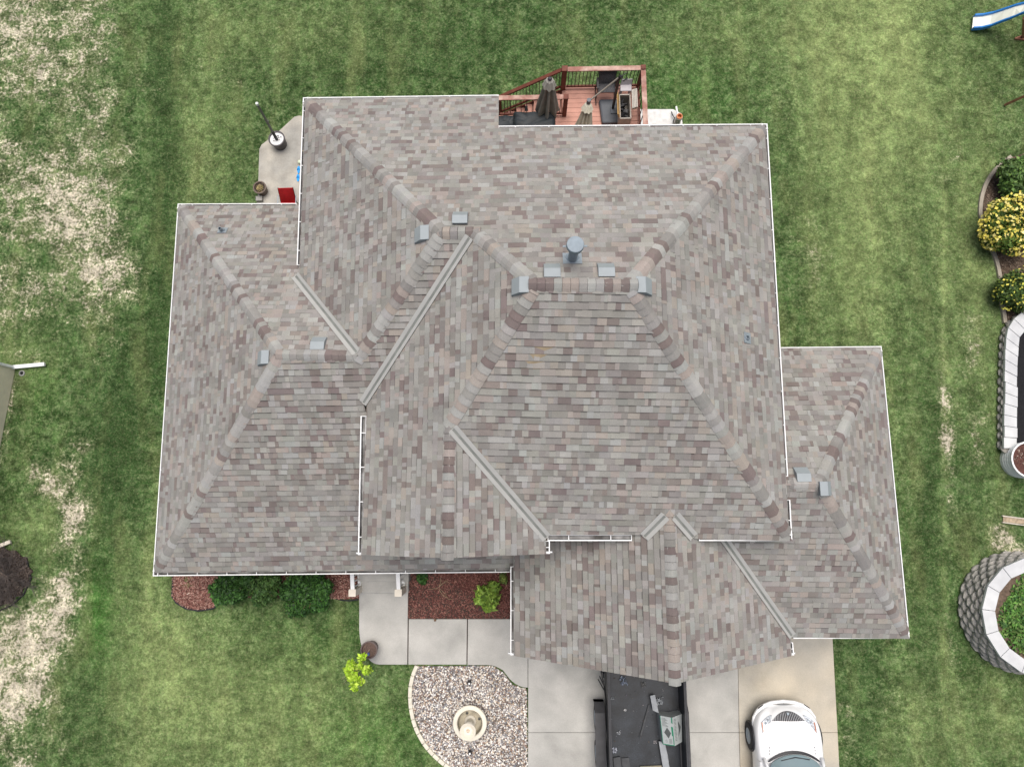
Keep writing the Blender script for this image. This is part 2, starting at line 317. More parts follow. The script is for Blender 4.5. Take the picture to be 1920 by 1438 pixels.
# slope: eave direction (two points, looking at the house), pieces (convex), eave edges that stop short of a gutter
SLOPES = dict(
    back=((BSH, BR), [(BL, Ee, R2R, R2L), (Ee, BSL, BSH, Mm, R2R), (BSH, BR, MRR, MRL, Mm)], [(BL, BSL), (BSH, BR)]),
    left2=((BL, VL0), [(BL, R2L, LWR, VL0)], [(BL, VL0)]),
    frontleft=((LWF, FLR), [(LWF, LWH, LWR, S), (LWR, R2L, R2R, L1V), (S, LWR, L1V), (S, L1V, T), (L1V, Tb, T), (T, Tb, Xb, FLR2)], [(LWF, FLR2)]),
    left1=((L1V, L1B), [(L1V, R2R, MRL, AP), (L1B, L1V, AP, RB)], [(L1V, L1B)]),
    gable1=((GE+Vector((0, 4, 0)), GE), [(AP, GV, GE, RB)], [(GE+Vector((0, 4, 0)), GE)]),
    front=((EV2, FR), [(MRL, MRR, N, GV, AP), (GV, N, EV1), (MRR, FR, EV2, N)], [(GV, EV1), (EV2, FR)]),
    right=((BR, FR), [(BR, FR, MRR)], [(BR, FR)]),
    lwleft=((LWB, LWF), [(LWB, LWH, LWF)], [(LWB, LWF)]),
    lwback=((LWB, K), [(LWB, LWH, LWR, VL0), (LWB, VL0, VLr, K)], [(LWB, K)]),
    g2left=((G2A, E2b), [(G2A, E2b, EV1b, N, RB2)], [(G2A, E2b)]),
    g2right=((G2R+Vector((0, 4, 0)), G2R), [(RB2, N, EV2b, VX, VB, G2R)], [(G2R+Vector((0, 4, 0)), G2R)]),
    rwfront=((VB, RWF), [(VB, VX, RWR, RWH, RWF)], [(VB, RWF)]),
    rwback=((RWL, RWB), [(RWL, RWB, RWH, RWR)], [(RWL, RWB)]),
    rwright=((RWB, RWF), [(RWB, RWF, RWH)], [(RWB, RWF)]))
def clip(poly, nx, ny, d):            # keep nx*x+ny*y >= d
    out = []; n = len(poly)
    for i in range(n):
        a, b = poly[i], poly[(i+1) % n]; fa, fb = nx*a[0]+ny*a[1]-d, nx*b[0]+ny*b[1]-d
        if fa >= 0: out.append(a)
        if (fa >= 0) != (fb >= 0):
            t = fa/(fa-fb); out.append((a[0]+(b[0]-a[0])*t, a[1]+(b[1]-a[1])*t))
    return out
def halfplanes(pc):
    cx = sum(p.x for p in pc)/len(pc); cy = sum(p.y for p in pc)/len(pc); hs = []
    for i in range(len(pc)):
        a, b = pc[i], pc[(i+1) % len(pc)]; nx, ny = -(b.y-a.y), b.x-a.x; l = math.hypot(nx, ny)
        if l < 1e-6: continue
        nx, ny = nx/l, ny/l; d = nx*a.x+ny*a.y
        if nx*cx+ny*cy < d: nx, ny, d = -nx, -ny, -d
        hs.append((nx, ny, d))
    return hs
def zfun(pc):                          # height over a piece, by its fan of triangles
    tris = []
    for i in range(1, len(pc)-1):
        a, b, c = pc[0], pc[i], pc[i+1]; den = (b.y-c.y)*(a.x-c.x)+(c.x-b.x)*(a.y-c.y)
        if abs(den) > 1e-9: tris.append((a, b, c, den))
    def z(x, y):
        best = None
        for a, b, c, den in tris:
            u = ((b.y-c.y)*(x-c.x)+(c.x-b.x)*(y-c.y))/den; v = ((c.y-a.y)*(x-c.x)+(a.x-c.x)*(y-c.y))/den; w = 1-u-v
            m = min(u, v, w)
            if best is None or m > best[0]: best = (m, u*a.z+v*b.z+w*c.z)
        return best[1]
    return z
PAL = [((.305, .296, .275), 28), ((.270, .262, .244), 26), ((.238, .228, .212), 18), ((.312, .280, .252), 12), ((.196, .166, .156), 9), ((.225, .198, .184), 10), ((.326, .326, .310), 9)]
PC, PW = [p[0] for p in PAL], [p[1] for p in PAL]
def pick(): return jit(random.choices(PC, PW)[0], .07)
PLANES = {}; ASPH = (.075, .07, .066)
EXPO = .143
def shingles(key, eave, pieces, eaves):
    A_, B_ = eave; u = Vector((B_.x-A_.x, B_.y-A_.y)).normalized(); v = Vector((-u.y, u.x))
    allp = [p for pc in pieces for p in pc]
    cen = sum((Vector((p.x, p.y)) for p in allp), Vector((0, 0)))/len(allp)
    if v.dot(cen-Vector((A_.x, A_.y))) < 0: v = -v
    o = Vector((A_.x, A_.y)); us = [u.dot(Vector((p.x, p.y))-o) for p in allp]; vs = [v.dot(Vector((p.x, p.y))-o) for p in allp]
    top = max(allp, key=lambda p: v.dot(Vector((p.x, p.y))-o)); pitch = (top.z-A_.z)/(v.dot(Vector((top.x, top.y))-o)-0)
    step = EXPO/math.sqrt(1+pitch*pitch)
    ins = []
    for a, b in eaves:
        nx, ny = -(b.y-a.y), b.x-a.x; l = math.hypot(nx, ny); nx, ny = nx/l, ny/l; d = nx*a.x+ny*a.y
        if nx*cen.x+ny*cen.y < d: nx, ny, d = -nx, -ny, -d
        ins.append((nx, ny, d+(.04 if key == 'rwback' else .08), a, b))
    mb = MB(); P = [(pc, halfplanes(pc), zfun(pc)) for pc in pieces]
    PLANES[key] = (A_, u, v, pitch)
    bbs = [(min(p.x for p in pc), max(p.x for p in pc), min(p.y for p in pc), max(p.y for p in pc)) for pc in pieces]
    r0 = math.floor(min(vs)/step); r1 = math.ceil(max(vs)/step)
    for r in range(r0, r1):
        x = min(us)-random.uniform(0, .4); v0, v1 = r*step, (r+1)*step
        prev = None
        while x < max(us):
            w = random.choice((.06, .08, .10, .12, .14, .17, .22)); c = pick()
            if prev and random.random() < .12: c = prev
            prev = c; lift = random.choice((.015, .018, .028)); q = [o+u*x+v*v0, o+u*(x+w)+v*v0, o+u*(x+w)+v*v1, o+u*x+v*v1]
            qx = [k.x for k in q]; qy = [k.y for k in q]
            for (pc, hs, zf), bb in zip(P, bbs):
                if max(qx) < bb[0] or min(qx) > bb[1] or max(qy) < bb[2] or min(qy) > bb[3]: continue
                poly = [(k.x, k.y) for k in q]
                for h in hs:
                    poly = clip(poly, *h)
                    if len(poly) < 3: break
                if len(poly) < 3: continue
                for h in ins:
                    # only where this stretch of eave is
                    ea, eb = h[3], h[4]; m_ = (sum(k.x for k in pc)/len(pc), sum(k.y for k in pc)/len(pc))
                    L2 = (eb.x-ea.x)**2+(eb.y-ea.y)**2; t_ = ((m_[0]-ea.x)*(eb.x-ea.x)+(m_[1]-ea.y)*(eb.y-ea.y))/L2
                    if -.02 < t_ < 1.02: poly = clip(poly, *h[:3])
                    if len(poly) < 3: break
                if len(poly) < 3: continue
                vt = []
                for (X, Y) in poly:
                    f = 1-((Vector((X, Y))-o).dot(v)-v0)/step; vt.append((X, Y, zf(X, Y)+.004+lift*max(0, min(1, f))))
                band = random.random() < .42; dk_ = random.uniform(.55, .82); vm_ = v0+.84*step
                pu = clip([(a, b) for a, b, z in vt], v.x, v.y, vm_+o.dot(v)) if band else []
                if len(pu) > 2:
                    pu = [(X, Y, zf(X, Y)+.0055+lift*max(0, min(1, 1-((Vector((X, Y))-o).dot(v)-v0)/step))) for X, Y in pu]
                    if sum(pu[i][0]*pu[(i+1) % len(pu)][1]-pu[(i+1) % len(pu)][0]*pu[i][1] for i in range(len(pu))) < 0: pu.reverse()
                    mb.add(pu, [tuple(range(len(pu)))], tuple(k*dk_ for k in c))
                n = len(vt); lo = [(a, b, z-lift-.012) for a, b, z in vt]
                ar = sum(vt[i][0]*vt[(i+1) % n][1]-vt[(i+1) % n][0]*vt[i][1] for i in range(n))
                if abs(ar) < 1e-6: continue
                if ar < 0: vt.reverse(); lo.reverse()
                mb.add(vt, [tuple(range(n))], c); mb.add(vt+lo, [(i, i+n, (i+1) % n+n, (i+1) % n) for i in range(n)], ASPH)
            x += w
    part = mb.build('roof_slope', M_sh, HOUSE)
    # plywood deck under the shingles, so the roof has a body
    dk = MB()
    for pc in pieces:
        lo = [p-Vector((0, 0, .045)) for p in pc]; lo2 = [p-Vector((0, 0, .10)) for p in pc]; n = len(pc)
        # pull the eave edge back from the gutter
        def back(p):
            q = p.copy()
            for nx, ny, d, a, b in ins:
                s_ = nx*q.x+ny*q.y-d-.02
                if s_ < 0: q.x -= nx*s_; q.y -= ny*s_
            return q
        lo = [back(p) for p in lo]; lo2 = [back(p) for p in lo2]
        dk.add(lo+lo2, [tuple(range(n)), tuple(range(2*n-1, n-1, -1))]+[(i, i+n, (i+1) % n+n, (i+1) % n) for i in range(n)])
    dk.build('roof_deck', mat('plywood', (.30, .24, .16), .8), part)
    return part
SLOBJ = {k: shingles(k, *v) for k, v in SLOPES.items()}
def on(key, px, py):                   # where the ray of a pixel meets a slope
    A_, u, v, p = PLANES[key]; nrm = Vector((v.x*p, v.y*p, -1)); d = RM @ Vector(((px-960)/FPX, (719-py)/FPX, -1))
    return CAMPOS+d*((A_-CAMPOS).dot(nrm)/d.dot(nrm))
def nrm_of(key):
    A_, u, v, p = PLANES[key]; return Vector((-v.x*p, -v.y*p, 1)).normalized()
# ridge and hip caps
CC = [(.325, .318, .30), (.285, .277, .262), (.25, .24, .226), (.335, .295, .265), (.195, .160, .150), (.355, .353, .338)]
def caps(top, low, k1, k2, t0=0, t1=0, w=.165, parent=None):
    w = w*.92; a, b = top, low; d = b-a; L = d.length; d.normalize(); mb = MB(); n1, n2 = nrm_of(k1), nrm_of(k2)
    s1, s2 = d.cross(n1).normalized(), d.cross(n2).normalized()
    if s1.z > 0: s1 = -s1
    if s2.z > 0: s2 = -s2
    if s1.dot(s2) > .999: s2 = -s1
    up = (n1+n2).normalized(); x = L-t1; i = 0; run = None
    while x > t0+.02:
        x0 = max(x-.145, t0); x1 = x+.02; i += 1
        c = run if (run and random.random() < .15) else jit(random.choices(CC, (4, 3, 3, 4, 4, 4))[0], .05); run = c
        ring = []
        for q, lf in ((x0, .014), (x1, .032)):
            c0 = a+d*q
            prof = [c0+s1*w-up*.004, c0+s1*w+up*lf*.8, c0+s1*(w*.62)+up*(lf+.008), c0+s1*(w*.25)+up*(lf+.010), c0+up*(lf+.004)+Vector((0, 0, .004)), c0+s2*(w*.25)+up*(lf+.010), c0+s2*(w*.62)+up*(lf+.008), c0+s2*w+up*lf*.8, c0+s2*w-up*.004]
            ring.append(prof)
        n = len(ring[0]); vs = ring[0]+ring[1]; fs = [(k, k+1, k+1+n, k+n) for k in range(n-1)]+[tuple(range(n, 2*n))]
        mb.add(vs, fs[:-1], c); mb.add(ring[1]+[p_+d*.010-up*.022 for p_ in ring[1]], [(k, k+1, k+1+n, k+n) for k in range(n-1)], ASPH); x -= .145
    return mb.build('ridge_cap', M_sh, parent or HOUSE)
for a_ in [(MRL, MRR, 'back', 'front'), (R2L, R2R, 'back', 'frontleft'), (R2R, MRL, 'back', 'left1')]: pass
caps(MRL, MRR, 'back', 'front', -.12, -.12)
caps(R2L, R2R, 'back', 'frontleft', -.05, -.1)
caps(MRL, R2R, 'back', 'left1', .12)
caps(R2L, BL, 'back', 'left2', .08, .22)
caps(R2L, LWR, 'left2', 'frontleft', .1, -.12)
caps(MRR, BR, 'back', 'right', .12, .25)
caps(MRR, FR, 'front', 'right', .12, .22)
caps(MRL, AP, 'front', 'left1', .12, -.05)
caps(AP, RB, 'left1', 'gable1', 0, -.03)
caps(LWH, LWB, 'lwleft', 'lwback', .1, .22)
caps(LWH, LWF, 'lwleft', 'frontleft', .1, .25)
caps(LWR, LWH, 'lwback', 'frontleft', .05, -.05)
caps(N, RB2, 'g2left', 'g2right', -.02, -.03)
caps(RWH, RWB, 'rwback', 'rwright', .1, .2)
caps(RWH, RWF, 'rwfront', 'rwright', .1, .22)
caps(RWR.lerp(RWH, .38), RWH, 'rwback', 'rwfront', 0, -.03)
# open metal valleys
def valley(top, low, k1, k2, w=.092, t0=.08, t1=0):
    d = (low-top); L = d.length; d.normalize(); a = top+d*t0; b = low-d*t1; n1, n2 = nrm_of(k1), nrm_of(k2)
    s1, s2 = d.cross(n1).normalized(), d.cross(n2).normalized()
    if s1.z < 0: s1 = -s1
    if s2.z < 0: s2 = -s2
    up = Vector((0, 0, 1)); h = .052
    def strip(prof, name, m, par):
        mb = MB(); p, q = prof(a), prof(b); n = len(p); mb.add(p+q, [(i, i+1, i+1+n, i+n) for i in range(n-1)]+[tuple(range(n)), tuple(range(2*n-1, n-1, -1))]); return mb.build(name, m, par)
    g_ = strip(lambda c: [c+s1*w+up*(h-.045), c+s1*w+up*h, c+s1*.03+up*h, c+s1*.022+up*(h-.02), c+up*(h-.012), c+s2*.022+up*(h-.02), c+s2*.03+up*h, c+s2*w+up*h, c+s2*w+up*(h-.045)], 'valley_flashing', M_valley, HOUSE)
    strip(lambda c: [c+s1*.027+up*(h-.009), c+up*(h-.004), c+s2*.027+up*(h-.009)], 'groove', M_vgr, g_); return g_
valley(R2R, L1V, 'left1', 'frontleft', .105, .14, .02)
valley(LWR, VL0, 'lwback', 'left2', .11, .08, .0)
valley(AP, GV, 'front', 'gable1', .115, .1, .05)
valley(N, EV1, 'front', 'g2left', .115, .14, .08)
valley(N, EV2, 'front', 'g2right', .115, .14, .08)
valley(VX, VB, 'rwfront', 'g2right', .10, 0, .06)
# gutters: outer lip runs a..b, open trough with hanger straps
GI = [0]
def gutter(a, b, inward, capa=True, capb=True):
    GI[0] += 1; dz = -.002*(GI[0] % 7); a = a+Vector((0, 0, dz)); b = b+Vector((0, 0, dz))
    d = b-a; L = d.length; d.normalize(); i_ = Vector((-d.y, d.x, 0)).normalized()
    if i_.dot(Vector(inward)-a) < 0: i_ = -i_
    up = Vector((0, 0, 1)); w = .115; mb = MB()
    def P(c): return [c+i_*.022, c, c-up*.045+i_*.0, c-up*.10+i_*.025, c-up*.12+i_*.03, c-up*.12+i_*w, c+i_*w, c+i_*(w-.006), c-up*.112+i_*(w-.006), c-up*.112+i_*.036, c-up*.02+i_*.022]
    p, q = P(a), P(b); n = len(p)
    mb.add(p+q, [(k, (k+1) % n, (k+1) % n+n, k+n) for k in range(n)])
    for c, on_, s_ in ((a, capa, 1), (b, capb, -1)):
        if on_: mb.box(c+i_*(w/2)-up*.058+d*.006*s_, (w, .012, .118), R=Matrix((i_, d, up)).transposed())
    mb.add([a+i_*(w+.001)+up*.02, b+i_*(w+.001)+up*.02, b+i_*(w+.001)-up*.2, a+i_*(w+.001)-up*.2, a+i_*(w+.02)+up*.02, b+i_*(w+.02)+up*.02, b+i_*(w+.02)-up*.2, a+i_*(w+.02)-up*.2], [(0, 1, 2, 3), (7, 6, 5, 4), (0, 4, 5, 1)])
    g_ = mb.build('gutter', M_white, HOUSE)
    ins = MB(); ins.add([a-up*.03+i_*.026, b-up*.03+i_*.026, b-up*.108+i_*.038, a-up*.108+i_*.038, b-up*.108+i_*(w-.008), a-up*.108+i_*(w-.008), b-up*.03+i_*(w-.009), a-up*.03+i_*(w-.009)], [(0, 1, 2, 3), (3, 2, 4, 5), (5, 4, 6, 7)])
    ins.build('trough', M_trough, g_)
    m = max(1, round(L/.72))
    for k in range(m):
        st = MB(); c = a+d*(L*(k+.5)/m); st.box(c+i_*(w*.55)+up*.002, (w*.95, .016, .008), R=Matrix((i_, d, up)).transposed()); st.build('hanger_strap', M_white, g_)
    return g_
C0 = Vector((0, 1.2, 0))
gutter(BL, BSL, C0); gutter(BSH, BR, C0); gutter(BR, A(1478, 893, E1), C0); gutter(A(1482, 937, E1), FR, C0)
gutter(FR, A(1311, 1014, E1), C0); gutter(A(1185, 1014, E1), A(1027, 1014, E1), C0); gutter(A(1031, 1014, E1), A(1031, 1038, E1), C0)
gutter(A(676, 780, E1), L1B, C0); gutter(BL, A(556, 497, E2), C0); gutter(LWB, A(556, 381, E3), C0); gutter(LWB, LWF, C0); gutter(LWF, FLR, C0)
gutter(A(957, 1062, 3.21), G2A, C0); gutter(A(1487, 1204, 3.2), A(1489, 1228, 3.2), Vector((3, -3, 0)))
gutter(A(1465, 651, E4), RWB, C0); gutter(RWB, RWF, C0); gutter(RWF, A(1488, 1197, E4), C0)
# rake boards along the gables and the step of the rear eave
def rake(a, b, h=.17):
    mb = MB(); mb.beam(a-Vector((0, 0, .05+h/2)), b-Vector((0, 0, .05+h/2)), .03, h); return mb.build('rake_board', M_white, HOUSE)
for a_, b_ in ((L1B, RB), (RB, GE), (G2A, RB2), (RB2, G2R)):
    off = Vector((0, .03, 0)); rake(a_+off, b_+off)
rake(BSL+Vector((-.03, -.05, 0)), BSH+Vector((-.03, 0, 0)))
# downspouts that show against the lower roof and wall
def downspout(p, z1, z0):
    mb = MB(); mb.box((p[0], p[1], (z1+z0)/2), (.07, .06, z1-z0)); return mb.build('downspout', M_white, HOUSE)
# walls under the eaves
def walls(x0, x1, y0, y1, z):
    mb = MB(); mb.slab([(x0, y0), (x1, y0), (x1, y1), (x0, y1)], z, -.1); return mb.build('wall', M_siding, HOUSE)
walls(L1V.x+.5, FR.x-.5, EV1.y+.5, BSH.y-.5, E1-.06)
walls(BL.x+.5, L1V.x+.6, LWR.y-.3, BL.y-.5, E2-.06)
walls(L1V.x+.52, BSL.x-.5, BSH.y-.6, BSL.y-.52, E2-.08)
walls(LWB.x+.45, L1V.x+.7, LWF.y+1.6, LWB.y-.45, E3-.06)
walls(L1B.x+.5, GE.x-.5, GE.y+.45, GV.y+.6, E1-.1)
walls(G2A.x+.45, G2R.x-.45, G2A.y+.45, -.45, 3.13)
walls(4.9, RWF.x-.45, RWF.y+.45, RWB.y-.45, 3.14)
for pts, y_, zb in (((L1B, RB, GE), GE.y+.44, E1-.12), ((G2A, RB2, G2R), G2A.y+.44, 3.1)):
    mb = MB(); a_, m_, b_ = [Vector((p.x, y_, p.z-.14)) for p in pts]; a_.x += .4; b_.x -= .4; a_.z = b_.z = zb
    mb.add([a_, b_, m_, a_+Vector((0, .1, 0)), b_+Vector((0, .1, 0)), m_+Vector((0, .1, 0))], [(0, 1, 2), (5, 4, 3), (0, 3, 4, 1), (1, 4, 5, 2), (2, 5, 3, 0)]); mb.build('gable_wall', M_siding, HOUSE)
M_glass = mat('window_glass', (.05, .07, .08), .08, spec=.8, var=.05)
def window(c, w, h, axis_='y', s=-1):
    mb = MB(); gl = MB()
    sz = (w, .05, h) if axis_ == 'y' else (.05, w, h); sg = (w-.14, .02, h-.14) if axis_ == 'y' else (.02, w-.14, h-.14)
    mb.box(c, sz); o = mb.build('window_frame', M_white, HOUSE); cc = Vector(c); cc += Vector((0, s*.025, 0)) if axis_ == 'y' else Vector((s*.025, 0, 0))
    gl.box(cc, sg); gl.build('pane', M_glass, o)
yb = BSH.y-.5
for x_ in (-3.6, -2.2): window((x_, BSL.y-.52, 2.8), 1.1, 1.3, 'y', 1)
for x_ in (1.8, 4.6): window((x_, yb, 3.4), 1.2, 1.4, 'y', 1)
for y_ in (4.6, 6.4): window((FR.x-.5, y_, 2.6), 1.2, 1.4, 'x', 1)
for y_ in (1.2, 3.6): window((LWB.x+.45, y_, 1.5), 1.1, 1.3, 'x', -1)
gd = MB()
gx0, gx1 = G2A.x+1.0, G2R.x-1.0
for k in range(4): gd.box(((gx0+gx1)/2, G2A.y+.43, .35+k*.56), (gx1-gx0, .05, .53))
gd.build('garage_door', M_white, HOUSE)
gd = MB()
for k in range(4): gd.box((7.2, RWF.y+.43, .35+k*.56), (1.9, .05, .53))
gd.build('garage_door', M_white, HOUSE)
gd = MB(); gd.box((-3.75, LWF.y+1.58, 1.1), (1.0, .05, 2.1)); gd.build('front_door', mat('door_red', (.2, .04, .03), .5), HOUSE)
# roof vents
def box_vent(key, px, py, s=.29):
    c = on(key, px, py); A_, u, v, p = PLANES[key]; u3 = Vector((u.x, u.y, 0)); dn = Vector((-v.x, -v.y, 0)); up = Vector((0, 0, 1)); hz = .02+s*.5*p
    c = on(key, px, py)
    zp = lambda q: A_.z+p*((q.x-A_.x)*v.x+(q.y-A_.y)*v.y)
    mb = MB(); h = s/2
    for sgn in (0,):
        a0, a1 = c-u3*h-dn*h, c+u3*h-dn*h; m0, m1 = c-u3*h+dn*h*.15, c+u3*h+dn*h*.15; e0, e1 = c-u3*h+dn*h*1.1, c+u3*h+dn*h*1.1
        def Z(q, k): q = q.copy(); q.z = k; return q
        zt = zp(a0)+.05; T0, T1, N0, N1 = Z(a0, zt), Z(a1, zt), Z(m0, zt-.02), Z(m1, zt-.02); F0, F1 = Z(e0, zt-.20), Z(e1, zt-.20)
        vs = [T0, T1, N0, N1, F0, F1, Z(a0, zp(a0)), Z(a1, zp(a1)), Z(m0, zp(m0)), Z(m1, zp(m1)), Z(e0, zp(e0)+.02), Z(e1, zp(e1)+.02)]
        mb.add(vs, [(0, 1, 3, 2), (2, 3, 5, 4), (4, 5, 11, 10), (0, 2, 8, 6), (2, 4, 10, 8), (1, 7, 9, 3), (3, 9, 11, 5), (0, 6, 7, 1)])
    o = mb.build('roof_vent', M_gvent, SLOBJ[key], bevel=.006)
    fl = MB(); nn = nrm_of(key); sl = (dn-up*p).normalized(); cc = Vector((c.x, c.y, zp(c)))+nn*.028
    fl.box(cc, (s*1.35, s*1.35, .006), R=Matrix((u3, sl, u3.cross(sl))).transposed()); fl.build('vent_flashing', M_sh, SLOBJ[key]) if False else None
    return o
for k_, x_, y_ in (('back', 863, 410), ('left2', 792, 441), ('back', 1035, 509), ('back', 1136, 508), ('left1', 976, 538), ('right', 1206, 538), ('lwback', 598, 645), ('lwleft', 496, 672), ('rwback', 1503, 890), ('rwright', 1545, 916)):
    box_vent(k_, x_, y_)
def stack(key, px, py, r, h, cap=False):
    c = on(key, px, py); mb = MB(); nn = nrm_of(key)
    if cap:
        mb.lathe(c-Vector((0, 0, .12)), [(r*1.25, 0), (r*1.2, .14), (r*.72, .2), (r*.70, h), (r*1.2, h+.01), (r*1.3, h+.03), (r*1.3, h+.10), (r*1.22, h+.125), (0, h+.14)], 32)
        for k in (-1, 1): mb.box(c+Vector((k*r*1.5, 0, h-.1)), (r*.6, .03, .015))
    else:
        mb.lathe(c-Vector((0, 0, .08)), [(r*1.0, 0), (r, h), (r*.8, h), (r*.8, h-.1)], 20); mb.lathe(c, [(r*2.0, -.05), (r*1.7, .03), (r*1.0, .09)], 20)
    o = mb.build('flue_pipe' if cap else 'plumbing_vent', mat('dull_zinc', (.24, .29, .33), .6, var=.12, scale=10), SLOBJ[key], smooth=False)
    fl = MB(); A_, u, v, p = PLANES[key]; sl = (Vector((v.x, v.y, p))).normalized(); u3 = Vector((u.x, u.y, 0)); fl.box(c+nn*.03-Vector((0, 0, .0)), (.34 if cap else .22, .3 if cap else .22, .008), R=Matrix((u3, sl, u3.cross(sl))).transposed())
    fl.build('flashing', M_galv, SLOBJ[key]); return o
stack('back', 1073, 487, .115, .80, True); stack('lwback', 418, 434, .04, .28); stack('right', 1399, 634, .038, .16)

# ================================================ CONCRETE, BEDS
def px_poly(pts, z=0): return [at(x, y, z) for x, y in pts]
def rot_gap(pts, g_=.006):
    c = sum((Vector((p[0], p[1])) for p in pts), Vector((0, 0)))/len(pts); out = []
    for p in pts:
        d = Vector((p[0], p[1]))-c; out.append((p[0]-g_*(1 if d.x > 0 else -1), p[1]-g_*(1 if d.y > 0 else -1)))
    return out
ZW = .09
def bez(p0, p1, p2, n=8): return [((1-t)**2*p0[0]+2*t*(1-t)*p1[0]+t*t*p2[0], (1-t)**2*p0[1]+2*t*(1-t)*p1[1]+t*t*p2[1]) for t in [i/n for i in range(n+1)]]
# front walk: three slabs
wk = MB()
s1 = [(673, 1040), (766, 1040), (764, 1246)]+[(712, 1246)]+bez((705, 1245), (675, 1235), (673, 1180), 8)
s2 = [(766, 1160), (876, 1160), (875, 1246), (765, 1246)]
s3 = [(877, 1160), (990, 1160), (990, 1289)]+[(985, 1289)]+bez((980, 1288), (962, 1283), (950, 1265), 5)+bez((948, 1262), (935, 1247), (915, 1246), 5)[1:]+[(876, 1246)]
for s_ in (s1, s2, s3):
    P = px_poly(s_, ZW); wk.slab(rot_gap(P), ZW, -.05); keepout(P)
struct(wk.build('walkway', M_conc, bevel=.008), 'structure', 'pale concrete front walk curving from the porch to the driveway', 'walkway')
jb = MB(); jb.slab(px_poly([(675, 1050), (760, 1050), (985, 1165), (985, 1240), (700, 1240), (676, 1200)], .05), .05, -.05)
jb.build('walkway_base', M_soil); struct(bpy.data.objects['walkway_base'])
# driveway: cells with joints
dg = MB(); dbm = MB()
def cell(mb, x0a, x0b, x1a, x1b, y0, y1):
    P = px_poly([(x0a, y0), (x1a, y0), (x1b, y1), (x0b, y1)], ZW); mb.slab(rot_gap(P, .005), ZW, -.05); keepout(P)
cell(dg, 990, 990, 1283, 1287, 1130, 1373); cell(dg, 990, 989, 1287, 1291, 1373, 1560); cell(dg, 1283, 1287, 1382, 1386, 1130, 1373); cell(dg, 1287, 1290, 1386, 1391, 1373, 1560)
cell(dbm, 1382, 1386, 1559, 1571, 1150, 1373); cell(dbm, 1386, 1391, 1571, 1580, 1373, 1560)
struct(dg.build('driveway', M_conc, bevel=.006), 'structure', 'grey concrete driveway in front of the gabled garage', 'driveway')
struct(dbm.build('driveway_extension', M_concb, bevel=.006), 'structure', 'warm beige concrete parking strip along the right of the driveway', 'driveway')
jb = MB(); jb.slab(px_poly([(995, 1160), (1555, 1160), (1572, 1540), (995, 1540)], .05), .05, -.05); struct(jb.build('driveway_base', M_soil))
# patio at the left
pt = MB(); P = px_poly([(578, 219), (561, 217), (552, 219), (524, 245), (490, 272), (486, 280), (483, 372), (481, 392), (580, 392)], .06); pt.slab(P, .06, -.05); keepout(P)
struct(pt.build('patio', M_patio, bevel=.008), 'structure', 'stained concrete patio in the notch left of the house', 'patio')
# porch steps between the rails
st = MB(); P = px_poly([(672, 1040), (766, 1040), (766, 1111), (673, 1111)], .2); st.slab(P, .24, 0); P2 = px_poly([(672, 1030), (766, 1030), (766, 1090), (672, 1090)], .4); st.slab(P2, .4, 0)
tag(st.build('porch_step', M_conc, bevel=.01), 'two pale concrete porch steps at the end of the front walk', 'steps')
def mulch_bed(name, pts, base, cols, n, label, sz=(.05, .016), z=.03):
    P = px_poly(pts, z); mb = MB(); mb.slab(P, z, -.05); b = mb.build(name, base); struct(b, 'structure', label, 'flower bed'); keepout(P)
    A2 = np.array([(p.x, p.y) for p in P]); lo, hi = A2.min(0), A2.max(0); xs = []; 
    while len(xs) < n:
        q = rng.uniform(lo, hi, (n, 2)); xs += list(q[inside(A2, q[:, 0], q[:, 1])])
    xs = np.array(xs[:n]); a = rng.uniform(0, 6.28, n); l = rng.uniform(.5, 1.3, n)*sz[0]/2; w = rng.uniform(.6, 1.4, n)*sz[1]/2
    d = np.stack([np.cos(a), np.sin(a), rng.uniform(-.5, .5, n)], -1)*l[:, None]; e = np.stack([-np.sin(a), np.cos(a), rng.uniform(-.5, .5, n)], -1)*w[:, None]
    c = np.concatenate([xs, rng.uniform(z+.008, z+.035, n)[:, None]], 1); h = np.array([0, 0, .006])
    V = np.stack([c-d-e, c+d-e, c+d+e, c-d+e, c-d*.9+h*1.5, c+d*.9+h*1.5], 1).reshape(-1, 3); k = np.arange(n)[:, None]*6
    F = np.concatenate([k+np.array([0, 1, 5, 4]), k+np.array([4, 5, 2, 3])]); cc = np.array(cols)[rng.integers(0, len(cols), n)]*rng.uniform(.6, 1.4, (n, 1)); C = np.concatenate([cc, cc])
    o = big('mulch', V, F, C, M_bits); struct(o, 'stuff', 'loose wood chips on the '+label, 'mulch'); return b
RED = [(.20, .085, .07), (.14, .05, .042), (.30, .15, .12), (.38, .24, .19), (.10, .035, .03), (.24, .11, .09)]
mulch_bed('mulch_bed', [(766, 1040), (957, 1040), (957, 1159), (766, 1159)], M_mulchb, RED[:3]+RED[4:]+[(.12, .05, .045)], 9500, 'dark red mulch bed between the front walk and the porch')
mulch_bed('mulch_bed', [(324, 1060), (323, 1118), (330, 1128), (350, 1140), (375, 1143), (398, 1140), (415, 1128), (440, 1120), (640, 1122), (673, 1122), (673, 1060)], M_mulchb, RED+[(.42, .27, .22), (.33, .18, .15)], 12000, 'faded red mulch bed under the front left gutter')
mulch_bed('mulch_bed', [(1930, 285), (1895, 296), (1862, 328), (1846, 362), (1842, 395), (1850, 430), (1866, 470), (1878, 520), (1882, 560), (1890, 605), (1930, 605)], mat('brown_soil', (.12, .085, .06), .95, var=.4, scale=18, bump=.5), [(.15, .11, .08), (.09, .06, .045), (.22, .17, .13)], 4000, 'brown soil bed with shrubs at the right edge')
